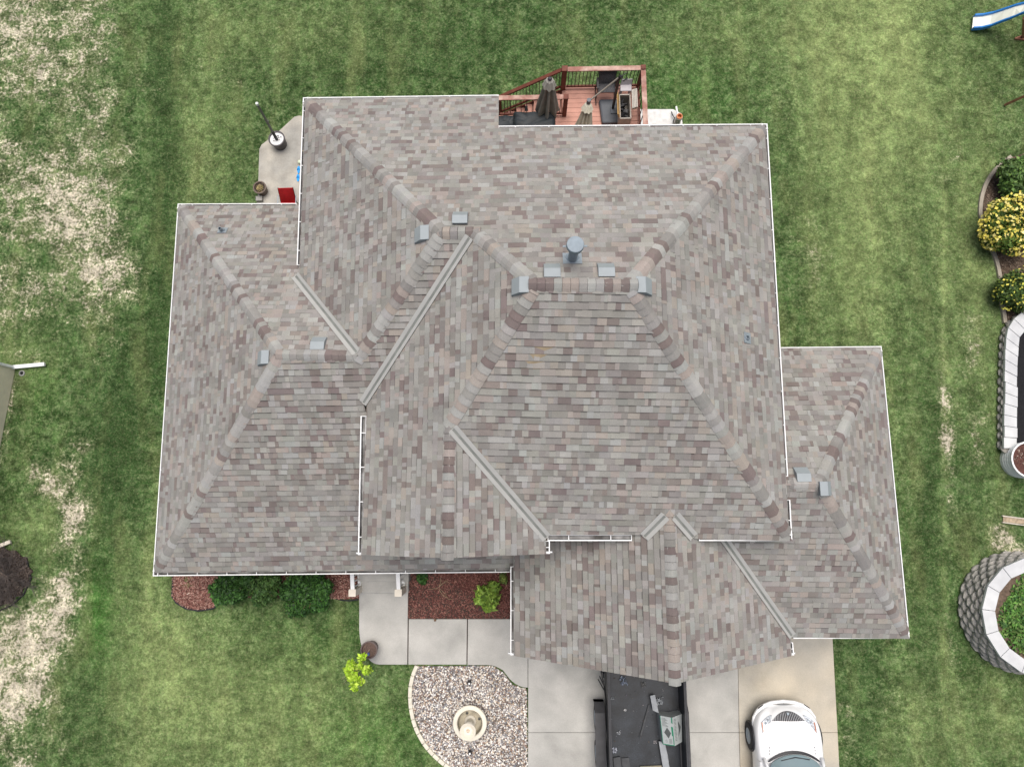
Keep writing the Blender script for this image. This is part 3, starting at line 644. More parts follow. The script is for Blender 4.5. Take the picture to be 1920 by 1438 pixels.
mulch_bed('mulch_bed', [(-20, 1034), (6, 1026), (17, 1033), (29, 1032), (40, 1043), (51, 1046), (50, 1058), (61, 1071), (53, 1083), (57, 1096), (43, 1103), (41, 1116), (28, 1118), (22, 1131), (8, 1132), (-20, 1148)], M_soil, [(.08, .06, .052), (.045, .035, .03), (.15, .12, .10)], 5000, 'dark soil under the bare shrub at the left edge')
# gravel bed
GP = [(780, 1249), (905, 1248), (925, 1249), (945, 1262), (962, 1284), (988, 1292), (989, 1438), (989, 1475), (860, 1475), (838, 1438), (812, 1412), (790, 1375), (776, 1335), (770, 1300), (773, 1270)]
P = px_poly(GP, .03); mb = MB(); mb.slab(P, .03, -.05); struct(mb.build('gravel_bed', M_gravb), 'structure', 'ground under the river pebbles round the fountain', 'gravel bed'); keepout(P)
A2 = np.array([(p.x, p.y) for p in P]); lo, hi = A2.min(0), A2.max(0); q = rng.uniform(lo, hi, (26000, 2)); q = q[inside(A2, q[:, 0], q[:, 1])][:11500]; n = len(q)
ang = rng.uniform(0, 6.28, n); r1 = rng.uniform(.013, .032, n); r2 = r1*rng.uniform(.55, .95, n); hh = r1*rng.uniform(.5, .8, n)
ca, sa = np.cos(ang), np.sin(ang); cz = .035+rng.uniform(0, .02, n); vs = []
for (a, b, z) in [(1, 0, 0), (.6, .8, 0), (-.4, .85, 0), (-1, 0, 0), (-.5, -.8, 0), (.55, -.8, 0), (.45, .1, 1), (-.2, .4, 1), (-.3, -.35, 1)]:
    vs.append(np.stack([q[:, 0]+ca*a*r1-sa*b*r2, q[:, 1]+sa*a*r1+ca*b*r2, cz+hh*z], -1))
V = np.stack(vs, 1).reshape(-1, 3); k = np.arange(n)[:, None]*9
tri = [(6, 7, 8), (0, 1, 6), (1, 7, 6), (1, 2, 7), (2, 3, 7), (3, 8, 7), (3, 4, 8), (4, 5, 8), (5, 6, 8), (5, 0, 6)]
F = np.concatenate([k+np.array(t) for t in tri]); pal = np.array([(.72, .69, .64), (.50, .46, .42), (.30, .28, .27), (.40, .31, .23), (.22, .15, .12), (.60, .53, .44), (.20, .21, .23), (.78, .76, .73), (.38, .37, .38), (.35, .25, .20)])
cc = pal[rng.choice(10, n, p=[.17, .11, .13, .07, .09, .08, .13, .10, .08, .04])]*rng.uniform(.8, 1.25, (n, 1)); C = np.concatenate([cc]*len(tri))
struct(big('gravel', V, F, C, M_bits), 'stuff', 'mixed white brown and grey river pebbles around the fountain', 'gravel')
# blocks edging the gravel
edge = [(781, 1248), (775, 1262), (770, 1278), (768, 1300), (769, 1322), (772, 1342), (778, 1362), (786, 1380), (797, 1398), (810, 1413), (826, 1428), (842, 1440), (860, 1450)]
eb = thing('block_edging', 'curved row of cream edging blocks between lawn and pebbles', 'edging', at(769, 1310, 0))
ep = [at(x, y, .12) for x, y in edge]
Ls = [0]
for i in range(1, len(ep)): Ls.append(Ls[-1]+(ep[i]-ep[i-1]).length)
def along(P_, Ls_, t):
    for i in range(1, len(P_)):
        if t <= Ls_[i]: return P_[i-1].lerp(P_[i], (t-Ls_[i-1])/(Ls_[i]-Ls_[i-1]))
    return P_[-1].copy()
t_ = 0
M_block = mat('cream_block', (.66, .62, .52), .85, var=.12, scale=9, bump=.3)
while t_ < Ls[-1]-.1:
    l_ = random.choice((.19, .2, .28)); a_, b_ = along(ep, Ls, t_+.004), along(ep, Ls, min(t_+l_-.006, Ls[-1])); b_ += Vector((0, 0, random.uniform(-.004, .004)))
    mb = MB(); mb.beam(a_-Vector((0, 0, .07)), b_-Vector((0, 0, .07)), .10, .14); mb.build('block', M_block, eb, bevel=.012); t_ += l_
# ------------------------------------------------ foliage
def leaves(center, rad, n, size, cols, flat=.35, shell=.6, seed=1, zmin=.02, elong=2.0, lumps=7):
    r = np.random.default_rng(seed); c = np.array(center); rad = np.array(rad)
    d = r.normal(size=(n, 3)); d /= np.linalg.norm(d, axis=1)[:, None]
    lump = r.normal(size=(lumps, 3)); lump /= np.linalg.norm(lump, axis=1)[:, None]
    f = np.max(np.clip(d@lump.T, 0, 1)**4, axis=1); rr = (shell+(1-shell)*r.random(n))*(.72+.38*f)*(1-.25*(r.random(n)**6))
    p = c+d*rad*rr[:, None]; p[:, 2] = np.maximum(p[:, 2], zmin)
    nrm = d*(1-flat)+np.array([0, 0, flat])+r.normal(size=(n, 3))*.55; nrm /= np.linalg.norm(nrm, axis=1)[:, None]
    t = np.cross(nrm, r.normal(size=(n, 3))); t /= np.linalg.norm(t, axis=1)[:, None]; b = np.cross(nrm, t)
    s = size*r.uniform(.6, 1.35, n)[:, None]; L_ = t*s*elong/2; Wd = b*s/2
    V = np.stack([p-L_, p-Wd, p+L_+nrm*s*.15, p+Wd], 1).reshape(-1, 3); F = (np.arange(n)[:, None]*4+np.arange(4))
    cols = np.array(cols); C = cols[r.integers(0, len(cols), n)]*r.uniform(.7, 1.3, (n, 1)); return V, F, C
def shrub(name, label, cat, center, rad, n, size, cols, group=None, stems=6, seed=1, extra=None, **kw):
    base = Vector((center[0], center[1], 0)); t = thing(name, label, cat, base, group)
    r9 = random.Random(seed*13+1); Vs, Fs, Cs, o9 = [], [], [], 0; m9 = 11 if n > 2000 else 5
    for k in range(m9):
        a9 = 2*math.pi*k/m9+r9.uniform(-.4, .4); q9 = r9.uniform(.35, .72) if k else 0; s9 = r9.uniform(.36, .56) if k else .66
        c9 = (center[0]+math.cos(a9)*rad[0]*q9, center[1]+math.sin(a9)*rad[1]*q9, center[2]*r9.uniform(.7, 1.12)); k9 = r9.uniform(.72, 1.25)
        V, F, C = leaves(c9, [q*s9*(1.1 if i < 2 else 1.3) for i, q in enumerate(rad)], int(n*s9*s9*.62), size, cols, seed=seed*20+k, **dict(dict(shell=.35), **kw)); Vs.append(V); Fs.append(F+o9); Cs.append(C*k9); o9 += len(V)
    big('foliage', np.concatenate(Vs), np.concatenate(Fs), np.concatenate(Cs), M_leaf, t)
    if extra: V, F, C = leaves(center, [q*1.06 for q in rad], extra[0], extra[1], extra[2], shell=.93, seed=seed+5, elong=1.3); big('blossom', V, F, C, M_leaf, t)
    rr = random.Random(seed); mb = MB()
    for k in range(stems):
        a = rr.uniform(0, 6.28); e = Vector((center[0]+math.cos(a)*rad[0]*.65, center[1]+math.sin(a)*rad[1]*.65, center[2]+rad[2]*rr.uniform(.1, .6)))
        mb.tube([base+Vector((math.cos(a)*.04, math.sin(a)*.04, 0)), base.lerp(e, .5)+Vector((0, 0, .08)), e], [.014, .01, .005], 6)
    mb.build('stem', mat('twig', (.16, .10, .06), .8), t); return t
DG = [(.030, .085, .018), (.045, .12, .022), (.02, .055, .014), (.06, .15, .03)]
def bush(px, py, rx, ry, h, n, label, cols=DG, seed=1, size=.05, name='shrub', cat='shrub', **kw):
    c = at(px, py, h*.55); s = at(px+rx, py, h*.55); s2 = at(px, py-ry, h*.55)
    return shrub(name, label, cat, c, (abs(s.x-c.x), abs(s2.y-c.y), h*.5), n, size, cols, seed=seed, **kw)
GB = 'green shrubs under the front left gutter'
bush(432, 1102, 38, 36, .9, 7000, 'green shrub nearest the bare red mulch', group=GB, seed=3)
bush(497, 1104, 33, 34, .9, 6000, 'green shrub in the middle of the three under the gutter', cols=[(.05, .11, .025), (.035, .08, .02), (.075, .14, .035)], group=GB, seed=4)
bush(578, 1110, 50, 42, 1.0, 10000, 'widest darkest green shrub nearest the porch rails', group=GB, seed=5)
bush(918, 1115, 30, 28, .6, 1500, 'lime green shrub in the red mulch beside the garage', cols=[(.22, .36, .05), (.16, .28, .04), (.3, .44, .08), (.12, .2, .03)], seed=6, size=.075, elong=3)
bush(793, 1085, 13, 12, .35, 900, 'small dark green shrub beside the front walk', seed=7, size=.04)
bush(944, 1084, 9, 14, .4, 260, 'thin sprig of green leaves under the corner gutter', cols=[(.13, .2, .05), (.2, .25, .06)], seed=8, size=.05)
YG = [(.10, .17, .03), (.06, .11, .02), (.15, .23, .04)]
bush(1918, 335, 46, 48, 1.1, 5000, 'plain green shrub at the top of the right bed', cols=[(.09, .17, .04), (.05, .1, .025), (.13, .22, .05)], seed=9, size=.06)
bush(1896, 422, 56, 54, 1.3, 8000, 'large yellow-tipped shrub spilling over the curb', cols=YG, seed=10, size=.05, extra=(1500, .07, [(.75, .62, .12), (.62, .55, .1), (.8, .7, .25)]))
bush(1912, 545, 42, 44, 1.1, 5500, 'yellow flecked green shrub beside the stone wall', cols=[(.07, .12, .025), (.04, .08, .02), (.11, .17, .035)], seed=11, size=.05, extra=(320, .055, [(.5, .5, .08), (.6, .55, .1)]))
# bare twiggy plants
def twiggy(name, label, cat, base, n, L_, up, rad, col, seed, arcs=2):
    rr = random.Random(seed); t = thing(name, label, cat, base); mb = MB()
    for k in range(n):
        a = rr.uniform(0, 6.28); l = L_*rr.uniform(.5, 1); p = Vector(base); d = Vector((math.cos(a), math.sin(a), up*rr.uniform(.5, 1.5))).normalized(); pts = [p.copy()]
        for j in range(4):
            d = (d+Vector((rr.uniform(-.3, .3), rr.uniform(-.3, .3), rr.uniform(-.2, .15)))).normalized(); p = p+d*l/4; p.z = max(p.z, .04); pts.append(p.copy())
            if j > 0:
                for _ in range(arcs):
                    e = (d+Vector((rr.uniform(-.9, .9), rr.uniform(-.9, .9), rr.uniform(-.3, .5)))).normalized(); mb.tube([p, p+e*l*.18, p+e*l*.3+Vector((0, 0, .02))], [rad*.5, rad*.4, rad*.2], 4)
        mb.tube(pts, [rad, rad*.85, rad*.7, rad*.55, rad*.35], 5)
    mb.build('branch', mat('twig_%d' % seed, col, .8), t); return t
twiggy('dormant_shrub', 'bare tan branching plant in the dark red mulch', 'plant', at(822, 1102, .03), 6, .5, .5, .011, (.38, .27, .17), 21, 1)
twiggy('bare_shrub', 'dark leafless shrub at the left edge of the lawn', 'shrub', at(12, 1080, .03), 90, 1.05, .6, .009, (.09, .075, .07), 22, 4)
twiggy('spiky_weed', 'low pale weed growing in the faded mulch', 'weed', at(352, 1092, .03), 14, .2, .7, .006, (.25, .28, .12), 23, 1)
# plastic bed edging
def ribbon(name, pts, w, h, m, label, cat, z=None, **kw):
    P_ = [at(x, y, h) for x, y in pts]; mb = MB(); vs = []; n = len(P_)
    for i, p in enumerate(P_):
        d = (P_[min(i+1, n-1)]-P_[max(i-1, 0)]).normalized(); s_ = Vector((-d.y, d.x, 0))*w/2
        vs += [p-s_-Vector((0, 0, h+.03)), p-s_, p+s_, p+s_-Vector((0, 0, h+.03))]
    fs = [(i*4+k, i*4+k+1, i*4+k+5, i*4+k+4) for i in range(n-1) for k in range(3)]+[(3, 2, 1, 0), tuple(4*n-4+k for k in range(4))]
    mb.add(vs, fs); o = mb.build(name, m, bevel=.004); return tag(o, label, cat, **kw)
ribbon('bed_edging', [(324, 1080), (322, 1118), (330, 1130), (348, 1141), (372, 1145), (398, 1141), (416, 1128)], .045, .06, M_rubber, 'black plastic edging round the faded mulch by the lawn', 'edging')
ribbon('bed_edging', [(629, 1122), (640, 1125), (655, 1126), (672, 1124)], .035, .05, M_rubber, 'short black edging left of the porch rails', 'edging')
ribbon('bed_edging', [(50, 1052), (57, 1085), (43, 1115), (20, 1135), (-15, 1150)], .03, .05, M_rubber, 'black curved edging below the bare dark shrub', 'edging')
M_curb = mat('curb_concrete', (.36, .32, .26), .9, var=.1, scale=6, bump=.3)
ribbon('bed_curb', bez((1897, 293), (1838, 330), (1839, 400), 14)+[(1846, 425), (1856, 450)]+bez((1862, 468), (1876, 500), (1878, 540), 6)+[(1881, 570), (1886, 605)], .105, .08, M_curb, 'curved tan concrete curb around the right shrub bed', 'curb')
ribbon('landscape_board', [(1880, 967), (1925, 973), (1990, 980)], .035, .07, mat('pale_board', (.55, .5, .42), .85, var=.2), 'upper pale edging board at the right above the round planter', 'board')
ribbon('landscape_board', [(1880, 979), (1925, 985), (1990, 992)], .03, .07, MATS['pale_board'], 'lower pale edging board at the right above the round planter', 'board')
mb = MB(); mb.slab(px_poly([(1881, 968), (1990, 982), (1990, 990), (1881, 978)], .03), .035, -.02); struct(mb.build('dirt_strip', mat('dry_dirt', (.38, .30, .21), .95, var=.3, scale=20, bump=.4)), 'structure', 'dry dirt between two pale boards', 'ground')
mb = MB(); mb.lathe((*at(353, 1115, 0).xy, 0), [(.02, 0), (.02, .0)], 4)
for (x_, y_, l_, r_, lab) in ((353, 1113, .10, .5, 'pale broken stick lying on the faded mulch'),):
    mb = MB(); c_ = at(x_, y_, .06); mb.beam(c_-Vector((.045, .02, 0)), c_+Vector((.045, .03, .01)), .022, .018); tag(mb.build('stick', mat('pale_wood', (.62, .5, .4), .8), bevel=.004), lab, 'stick')

# ================================================ STONE PLANTERS (right)
M_stone = mat('split_stone', (.30, .29, .265), .9, var=.3, scale=9, bump=.7, bscale=25, col2=(.38, .36, .33), fine=.12)
M_cap = mat('cap_stone', (.60, .61, .61), .8, var=.07, scale=4, bump=.15, col2=(.52, .53, .54))
def stone(mb, c, d, out, l, h, t, rr):            # lumpy split face block
    up = Vector((0, 0, 1)); vs = []; fs = []
    nu, nv = 4, 3
    for j in range(nv+1):
        for i in range(nu+1):
            u = i/nu*2-1; v = j/nv*2-1; bul = (1-abs(u)**3)*(1-abs(v)**3)
            vs.append(c+d*(u*l/2*.98)+up*(v*h/2*.97)+out*(t/2*(-.1+1.1*bul)+rr.uniform(-.012, .012)*bul))
    for j in range(nv):
        for i in range(nu): a = j*(nu+1)+i; fs.append((a, a+1, a+nu+2, a+nu+1))
    b = len(vs); vs += [c+d*(s_*l/2*.98)+up*(v*h/2*.97)-out*t for v in (-1, 1) for s_ in (-1, 1)]
    fs += [(0, b, b+1, nu), (nv*(nu+1), nv*(nu+1)+nu, b+3, b+2), (0, nv*(nu+1), b+2, b), (nu, b+1, b+3, nv*(nu+1)+nu)]
    mb.add(vs, fs)
def ring_wall(parent, cx, cy, r0, r1, z0, z1, rows, nb, rr):
    mb = MB(); h = (z1-z0)/rows
    for j in range(rows):
        r = r0+(r1-r0)*(j+.5)/rows
        for k in range(nb):
            a = 2*math.pi*(k+.5*(j % 2)+rr.uniform(-.06, .06))/nb; out = Vector((math.cos(a), math.sin(a), 0)); d = Vector((-out.y, out.x, 0))
            stone(mb, Vector((cx, cy, z0+h*(j+.5)))+out*(r-.05), d, out, 2*math.pi*r/nb, h, .12, rr)
    mb.lathe((cx, cy, 0), [(r0-.1, z0-.05), (r1-.1, z1)], 40)
    return mb.build('block_wall', M_stone, parent)
cc_ = at(1953, 1157, .95); rr = random.Random(3)
pl = thing('round_planter', 'round grey stone block planter with a pale capstone ring and weeds', 'planter', (cc_.x, cc_.y, 0))
ring_wall(pl, cc_.x, cc_.y, 1.60, 1.47, 0, .87, 6, 30, rr)
nseg = 15; mb = MB()
for k in range(nseg):
    a0, a1 = 2*math.pi*(k+.18)/nseg, 2*math.pi*(k+1.175)/nseg; ro, ri = 1.50, 1.17; z_ = .95+rr.uniform(-.004, .004)
    P_ = [(cc_.x+ro*math.cos(a0), cc_.y+ro*math.sin(a0)), (cc_.x+ro*math.cos(a1-.006), cc_.y+ro*math.sin(a1-.006)), (cc_.x+ri*math.cos(a1-.006), cc_.y+ri*math.sin(a1-.006)), (cc_.x+ri*math.cos(a0), cc_.y+ri*math.sin(a0))]
    mb.slab(P_, z_, .87)
mb.build('capstone_ring', M_cap, pl, bevel=.008)
mb = MB(); mb.slab([(cc_.x+1.25*math.cos(a*.3), cc_.y+1.25*math.sin(a*.3)) for a in range(21)], .74, .6); mb.build('soil', MATS['brown_soil'], pl)
V, F, C = leaves((cc_.x, cc_.y, .76), (1.2, 1.2, .12), 11000, .05, [(.08, .19, .035), (.12, .26, .05), (.05, .12, .03), (.16, .24, .07)], shell=.02, seed=31, zmin=.75, elong=2.4, flat=.6); big('weeds', V, F, C, M_leaf, pl)
keepout([(cc_.x+1.75*math.cos(a*.3), cc_.y+1.75*math.sin(a*.3)) for a in range(21)])
# straight wall with black mulch
pl = thing('raised_bed', 'raised stone bed of black mulch with a straight run of pale capstones', 'raised bed', at(1890, 720, 0))
ZC = .34
outer = bez((1935, 578), (1900, 590), (1889, 622), 5)+[(1887, 645), (1886, 680), (1885, 730), (1884, 790), (1884, 841)]
inner = bez((1960, 612), (1922, 612), (1913, 632), 5)+[(1911, 652), (1909, 690), (1908, 735), (1908, 795), (1908, 841)]
op = [at(x, y, ZC) for x, y in outer]; ip = [at(x, y, ZC) for x, y in inner]
mb = MB()
def chain(P_, step):
    out = []; L_ = [0]
    for i in range(1, len(P_)): L_.append(L_[-1]+(P_[i]-P_[i-1]).length)
    n = max(1, round(L_[-1]/step)); return [along(P_, L_, L_[-1]*i/n) for i in range(n+1)]
co = chain(op, .30); L_i = [0]
for i in range(1, len(ip)): L_i.append(L_i[-1]+(ip[i]-ip[i-1]).length)
ci = [along(ip, L_i, L_i[-1]*i/(len(co)-1)) for i in range(len(co))]
for i in range(len(co)-1):
    a, b, c, d = co[i], co[i+1], ci[i+1], ci[i]; e = .012*(b-a).normalized(); sk = (c-b)*random.uniform(-.06, .06)
    mb.slab([a+sk, b-e+sk, c-e+sk, d+sk], ZC+random.uniform(-.006, .006), ZC-.08)
mb.build('capstone', M_cap, pl, bevel=.006)
mb = MB(); rows = 2
for j in range(rows):
    off = -.01-.01*j
    ch = chain(op, .26)
    for i in range(len(ch)-1):
        a, b = ch[i], ch[i+1]; d = (b-a); l_ = d.length; d.normalize(); out = Vector((d.y, -d.x, 0)); out = out if out.x < 0 else -out
        m_ = (a+b)/2; m_.z = (ZC-.08)*(j+.5)/rows; stone(mb, m_+out*(off-.02)+d*(.5*(j % 2)*.2), d, out, l_, (ZC-.08)/rows, .13, rr)
mb.build('block_wall', M_stone, pl)
mb = MB(); mb.slab([(p.x+.0, p.y) for p in ip]+[at(2010, 841, ZC), at(2010, 600, ZC)], ZC-.1, 0); mb.build('black_mulch', M_blackm, pl)
keepout([p for p in op]+[at(2010, 841, ZC), at(2010, 578, ZC)])
# white oval stock tank
tk = thing('stock_tank_planter', 'white ribbed oval metal tank planter at the end of the stone wall', 'planter', at(1930, 865, 0))
ca_, cb_ = at(1930, 862, .5), at(1985, 866, .5)
def stad(r, n=14):
    P_ = []
    for k in range(n+1): a = math.pi/2+math.pi*k/n; P_.append((ca_.x+r*math.cos(a), ca_.y+r*math.sin(a)))
    for k in range(n+1): a = -math.pi/2+math.pi*k/n; P_.append((cb_.x+r*math.cos(a), cb_.y+r*math.sin(a)))
    return P_
mb = MB(); prof = [(.47, 0), (.47, .1)]
for k in range(4): prof += [(.485, .13+k*.09), (.465, .175+k*.09)]
prof += [(.50, .50), (.50, .53), (.475, .54), (.455, .53), (.455, .40)]
rings = [[(x, y, z) for x, y in stad(r)] for r, z in prof]; n = len(rings[0]); vs = [p for r_ in rings for p in r_]
mb.add(vs, [(i*n+k, i*n+(k+1) % n, (i+1)*n+(k+1) % n, (i+1)*n+k) for i in range(len(rings)-1) for k in range(n)]); mb.build('tank', M_white, tk)
mb = MB(); mb.slab(stad(.46), .42, .3); mb.build('soil', M_mulchb, tk)
V, F, C = leaves((ca_.x+.4, ca_.y, .43), (.85, .42, .03), 1500, .03, [(.2, .14, .11), (.1, .06, .05), (.35, .28, .24)], shell=.02, seed=33, zmin=.425, elong=1.8, flat=.8)
keep = inside(np.array(stad(.44)), V[::4, 0], V[::4, 1]); big('wood_chips', V, F[keep], C[keep], M_bits, tk)
keepout(stad(.5))

# ================================================ PLAY SET
M_blue = mat('blue_plastic', (.03, .22, .62), .35, var=.04); M_slide = mat('cream_plastic', (.85, .86, .76), .4, var=.03); M_cedar = mat('cedar', (.34, .15, .09), .75, var=.2, scale=10)
ps = thing('play_set', 'backyard play set with a white and blue slide at the top right', 'play set', at(1925, 30, 0))
SLp = [(1824, 43, .12), (1840, 42, .20), (1858, 38, .34), (1880, 30, .62), (1900, 23, .86), (1922, 16, 1.12), (1950, 8, 1.5), (1975, 2, 1.75)]
def sw(off, zoff, lst=SLp):
    P_ = [at(x, y, z) for x, y, z in lst]; out = []
    for i, p in enumerate(P_):
        d = (P_[min(i+1, len(P_)-1)]-P_[max(i-1, 0)]); d.z = 0; d.normalize(); out.append(p+Vector((-d.y, d.x, 0))*off+Vector((0, 0, zoff)))
    return out
a_, b_, c_, d_ = sw(-.19, 0), sw(.19, 0), sw(-.19, -.03), sw(.19, -.03); n = len(a_); mb = MB()
mb.add(a_+b_+d_+c_, [(i, i+1, n+i+1, n+i) for i in range(n-1)]+[(2*n+i, 2*n+i+1, 3*n+i+1, 3*n+i) for i in range(n-1)]+[(0, n, 2*n, 3*n)]); mb.build('slide_bed', M_slide, ps, smooth=False)
for s_ in (-1, 1):
    P1, P2, P3, P4 = sw(s_*.19, .09), sw(s_*.24, .09), sw(s_*.24, -.05), sw(s_*.19, -.05); mb = MB(); vs = P1+P2+P3+P4
    mb.add(vs, [(q*n+i, q*n+i+1, ((q+1) % 4)*n+i+1, ((q+1) % 4)*n+i) for q in range(4) for i in range(n-1)]+[(0, n, 2*n, 3*n)]); mb.build('slide_rail', M_blue, ps, bevel=.008)
def pole(mb, a, b, w=.09): mb.beam(a, b, w, w)
for (a_, b_) in (((at(1921, 34, 1.1)), at(1919, 72, 0)), (at(1960, 20, 2.2), at(1958, 72, 0)), (at(1885, 197, .05), at(1990, 150, 2.2)), (at(1960, 20, 2.2), at(1990, 150, 2.2)), (at(1990, 60, 2.2), at(1990, 110, 0))):
    mb = MB(); pole(mb, a_, b_, .06 if a_.z < .2 else .08); mb.build('leg', M_cedar, ps)
mb = MB(); pole(mb, at(1903, 73, .04), at(1925, 66, .1), .05); pole(mb, at(1903, 73, .04), at(1930, 75, .04), .05); mb.build('ground_brace', M_cedar, ps)
mb = MB(); p_ = at(2040, 20, 1.5); mb.box(p_, (1.1, 1.1, .06)); mb.build('platform', M_cedar, ps)

# ================================================ NEIGHBOUR (left edge)
M_sid2 = mat('light_beige_siding', (.82, .75, .58), .75, var=.05, scale=6)
nb = thing('neighbour_house', 'beige sided corner of a neighbouring house at the left edge', 'house', at(-40, 760, 0))
c0, c1 = at(29, 690, 0), at(-6, 870, 0); dv = (c1-c0).normalized(); c2 = c0+dv*6.2; ov = Vector((-dv.y, dv.x, 0)); ov = ov if ov.x < 0 else -ov
c3, c4 = c2+ov*7, c0+ov*7
mb = MB(); mb.slab([c0, c2, c3, c4], 2.9, -.1)
mb.build('wall', M_sid2, nb)
mb = MB()
for k in range(24):
    z_ = .08+k*.118; a_, b_ = c0-ov*.004, c2-ov*.004; mb.beam(a_+Vector((0, 0, z_)), b_+Vector((0, 0, z_)), .012, .114)
mb.build('lap_siding', M_sid2, nb)
mb = MB(); r0 = [c0+ov*.15-dv*.05, c2+ov*.15+dv*.35, c3+dv*.35, c4-dv*.05]; zc = Vector((0, 0, 2.9)); rm = (c0+c4)/2, (c2+c3)/2
mb.add([p+zc+ov*.05 for p in r0]+[rm[0]+Vector((0, 0, 5.0))+dv*2, rm[1]+Vector((0, 0, 5.0))-dv*2], [(0, 1, 5, 4), (2, 3, 4, 5), (0, 4, 3), (1, 2, 5), (3, 2, 1, 0)]); mb.build('roof', mat('neighbour_shingle', (.2, .19, .18), .95, var=.2, scale=14), nb)
mb = MB(); q_ = c0-ov*.05+dv*.0; mb.beam(q_+Vector((0, 0, .12)), q_+Vector((0, 0, 2.85)), .09, .07, up=(0, 1, 0)); mb.beam(q_+Vector((-.04, 0, .14)), at(84, 683, .12), .105, .075); mb.build('downspout', M_white, nb, bevel=.008)
keepout([c0, c2, c3, c4])
ds = thing('downspout_extension', 'short pale downspout end poking in above the bare dark shrub', 'downspout', at(0, 1020, 0))
mb = MB(); mb.beam(at(-22, 1032, .12), at(20, 1015, .08), .10, .07); mb.build('pipe', M_cream, ds, bevel=.006)
mb = MB(); p_ = at(-20, 1033, .1); mb.beam(p_, p_+Vector((0, 0, .4)), .1, .08, up=(0, 1, 0)); mb.build('elbow', M_cream, ds)
mb = MB(); mb.lathe((*at(42, 700, 0).xy, .0), [(.085, 0), (.085, .035), (.055, .04), (.05, -.02), (0, -.02)], 20); tag(mb.build('drain_cap', mat('grey_plastic', (.3, .3, .29), .7)), 'small round grey drain opening in the grass beside the white downspout', 'drain')
mb = MB(); mb.lathe((*at(42, 700, 0).xy, .021), [(.048, 0), (0, .001)], 16); o = mb.build('opening', M_dark, bpy.data.objects['drain_cap'])

# ================================================ LEFT PATIO THINGS
def tub(mb, c, r0, r1, h, wall=.025, z0=.06):
    mb.lathe((c.x, c.y, z0), [(0, 0), (r0, 0), (r0+(r1-r0)*.5, h*.5), (r1, h-.04), (r1+.012, h-.035), (r1+.012, h), (r1-wall, h), (r1-wall*1.5, h-.1), (0, h-.1)], 32)
M_bowl = mat('dark_glazed_pot', (.07, .06, .065), .4, var=.3, scale=12)
c_ = at(519, 261, .06+.35); b_ = thing('weighted_umbrella_stand', 'bare grey umbrella pole leaning in a dark tub of white gravel on the patio', 'umbrella stand', (c_.x, c_.y, .06))
mb = MB(); tub(mb, c_, .19, .235, .38); mb.build('tub', M_bowl, b_, smooth=False)
mb = MB(); mb.lathe((c_.x, c_.y, .40), [(.212, -.05), (.212, 0), (.1, .008), (0, .01)], 28); mb.build('white_filling', mat('white_gravel', (.78, .78, .78), .8, var=.15, scale=40, bump=.6), b_)
mb = MB()
for k in range(9):
    a = k*.9+.3; rr_ = .05+.1*((k*7) % 5)/5; x0, y0 = c_.x+rr_*math.cos(a), c_.y+rr_*math.sin(a)
    mb.tube([(x0-.03, y0, .415), (x0, y0+.025, .425), (x0+.03, y0+.005, .415)], .006, 5)
mb.build('dark_twigs', M_black, b_)
bp_ = Vector((c_.x-.0, c_.y-.02, .4)); tp_ = at(483, 197, 2.05); mb = MB(); mid = bp_.lerp(tp_, .55)
mb.tube([bp_, bp_.lerp(tp_, .25)], .044, 12); mb.build('sleeve', M_black, b_)
mb = MB(); mb.tube([bp_.lerp(tp_, .2), tp_], .036, 12); mb.box(mid+Vector((.03, 0, 0)), (.05, .04, .06)); mb.build('pole', mat('grey_pole', (.18, .18, .17), .4, metal=.4), b_)
mb = MB(); mb.tube([tp_, tp_+(tp_-bp_).normalized()*.07], .042, 12); mb.build('pole_cap', mat('pale_cap', (.6, .63, .6), .5), b_)
c_ = at(487, 352, .06+.26); b_ = thing('flower_pot', 'round brown pot of dry straw coloured plants on the patio corner', 'pot', (c_.x, c_.y, .06))
mb = MB(); tub(mb, c_, .15, .185, .28); mb.build('pot', mat('brown_pot', (.12, .085, .065), .5, var=.2), b_)
mb = MB(); mb.lathe((c_.x, c_.y, .30), [(.16, -.1), (.16, 0), (0, .01)], 24); mb.build('soil', M_soil, b_)
V, F, C = leaves((c_.x, c_.y, .33), (.14, .14, .06), 260, .02, [(.5, .4, .2), (.38, .32, .14), (.6, .5, .3), (.25, .2, .1)], shell=.1, seed=41, elong=5, zmin=.3); big('dry_plant', V, F, C, M_leaf, b_)
mb = MB(); p_ = at(487, 374, .1); mb.box((p_.x, p_.y, .12), (.19, .15, .12), .05); tag(mb.build('concrete_block', mat('block_grey', (.3, .29, .27), .9, bump=.4), bevel=.008), 'small grey concrete block at the patio edge below the brown pot', 'block')
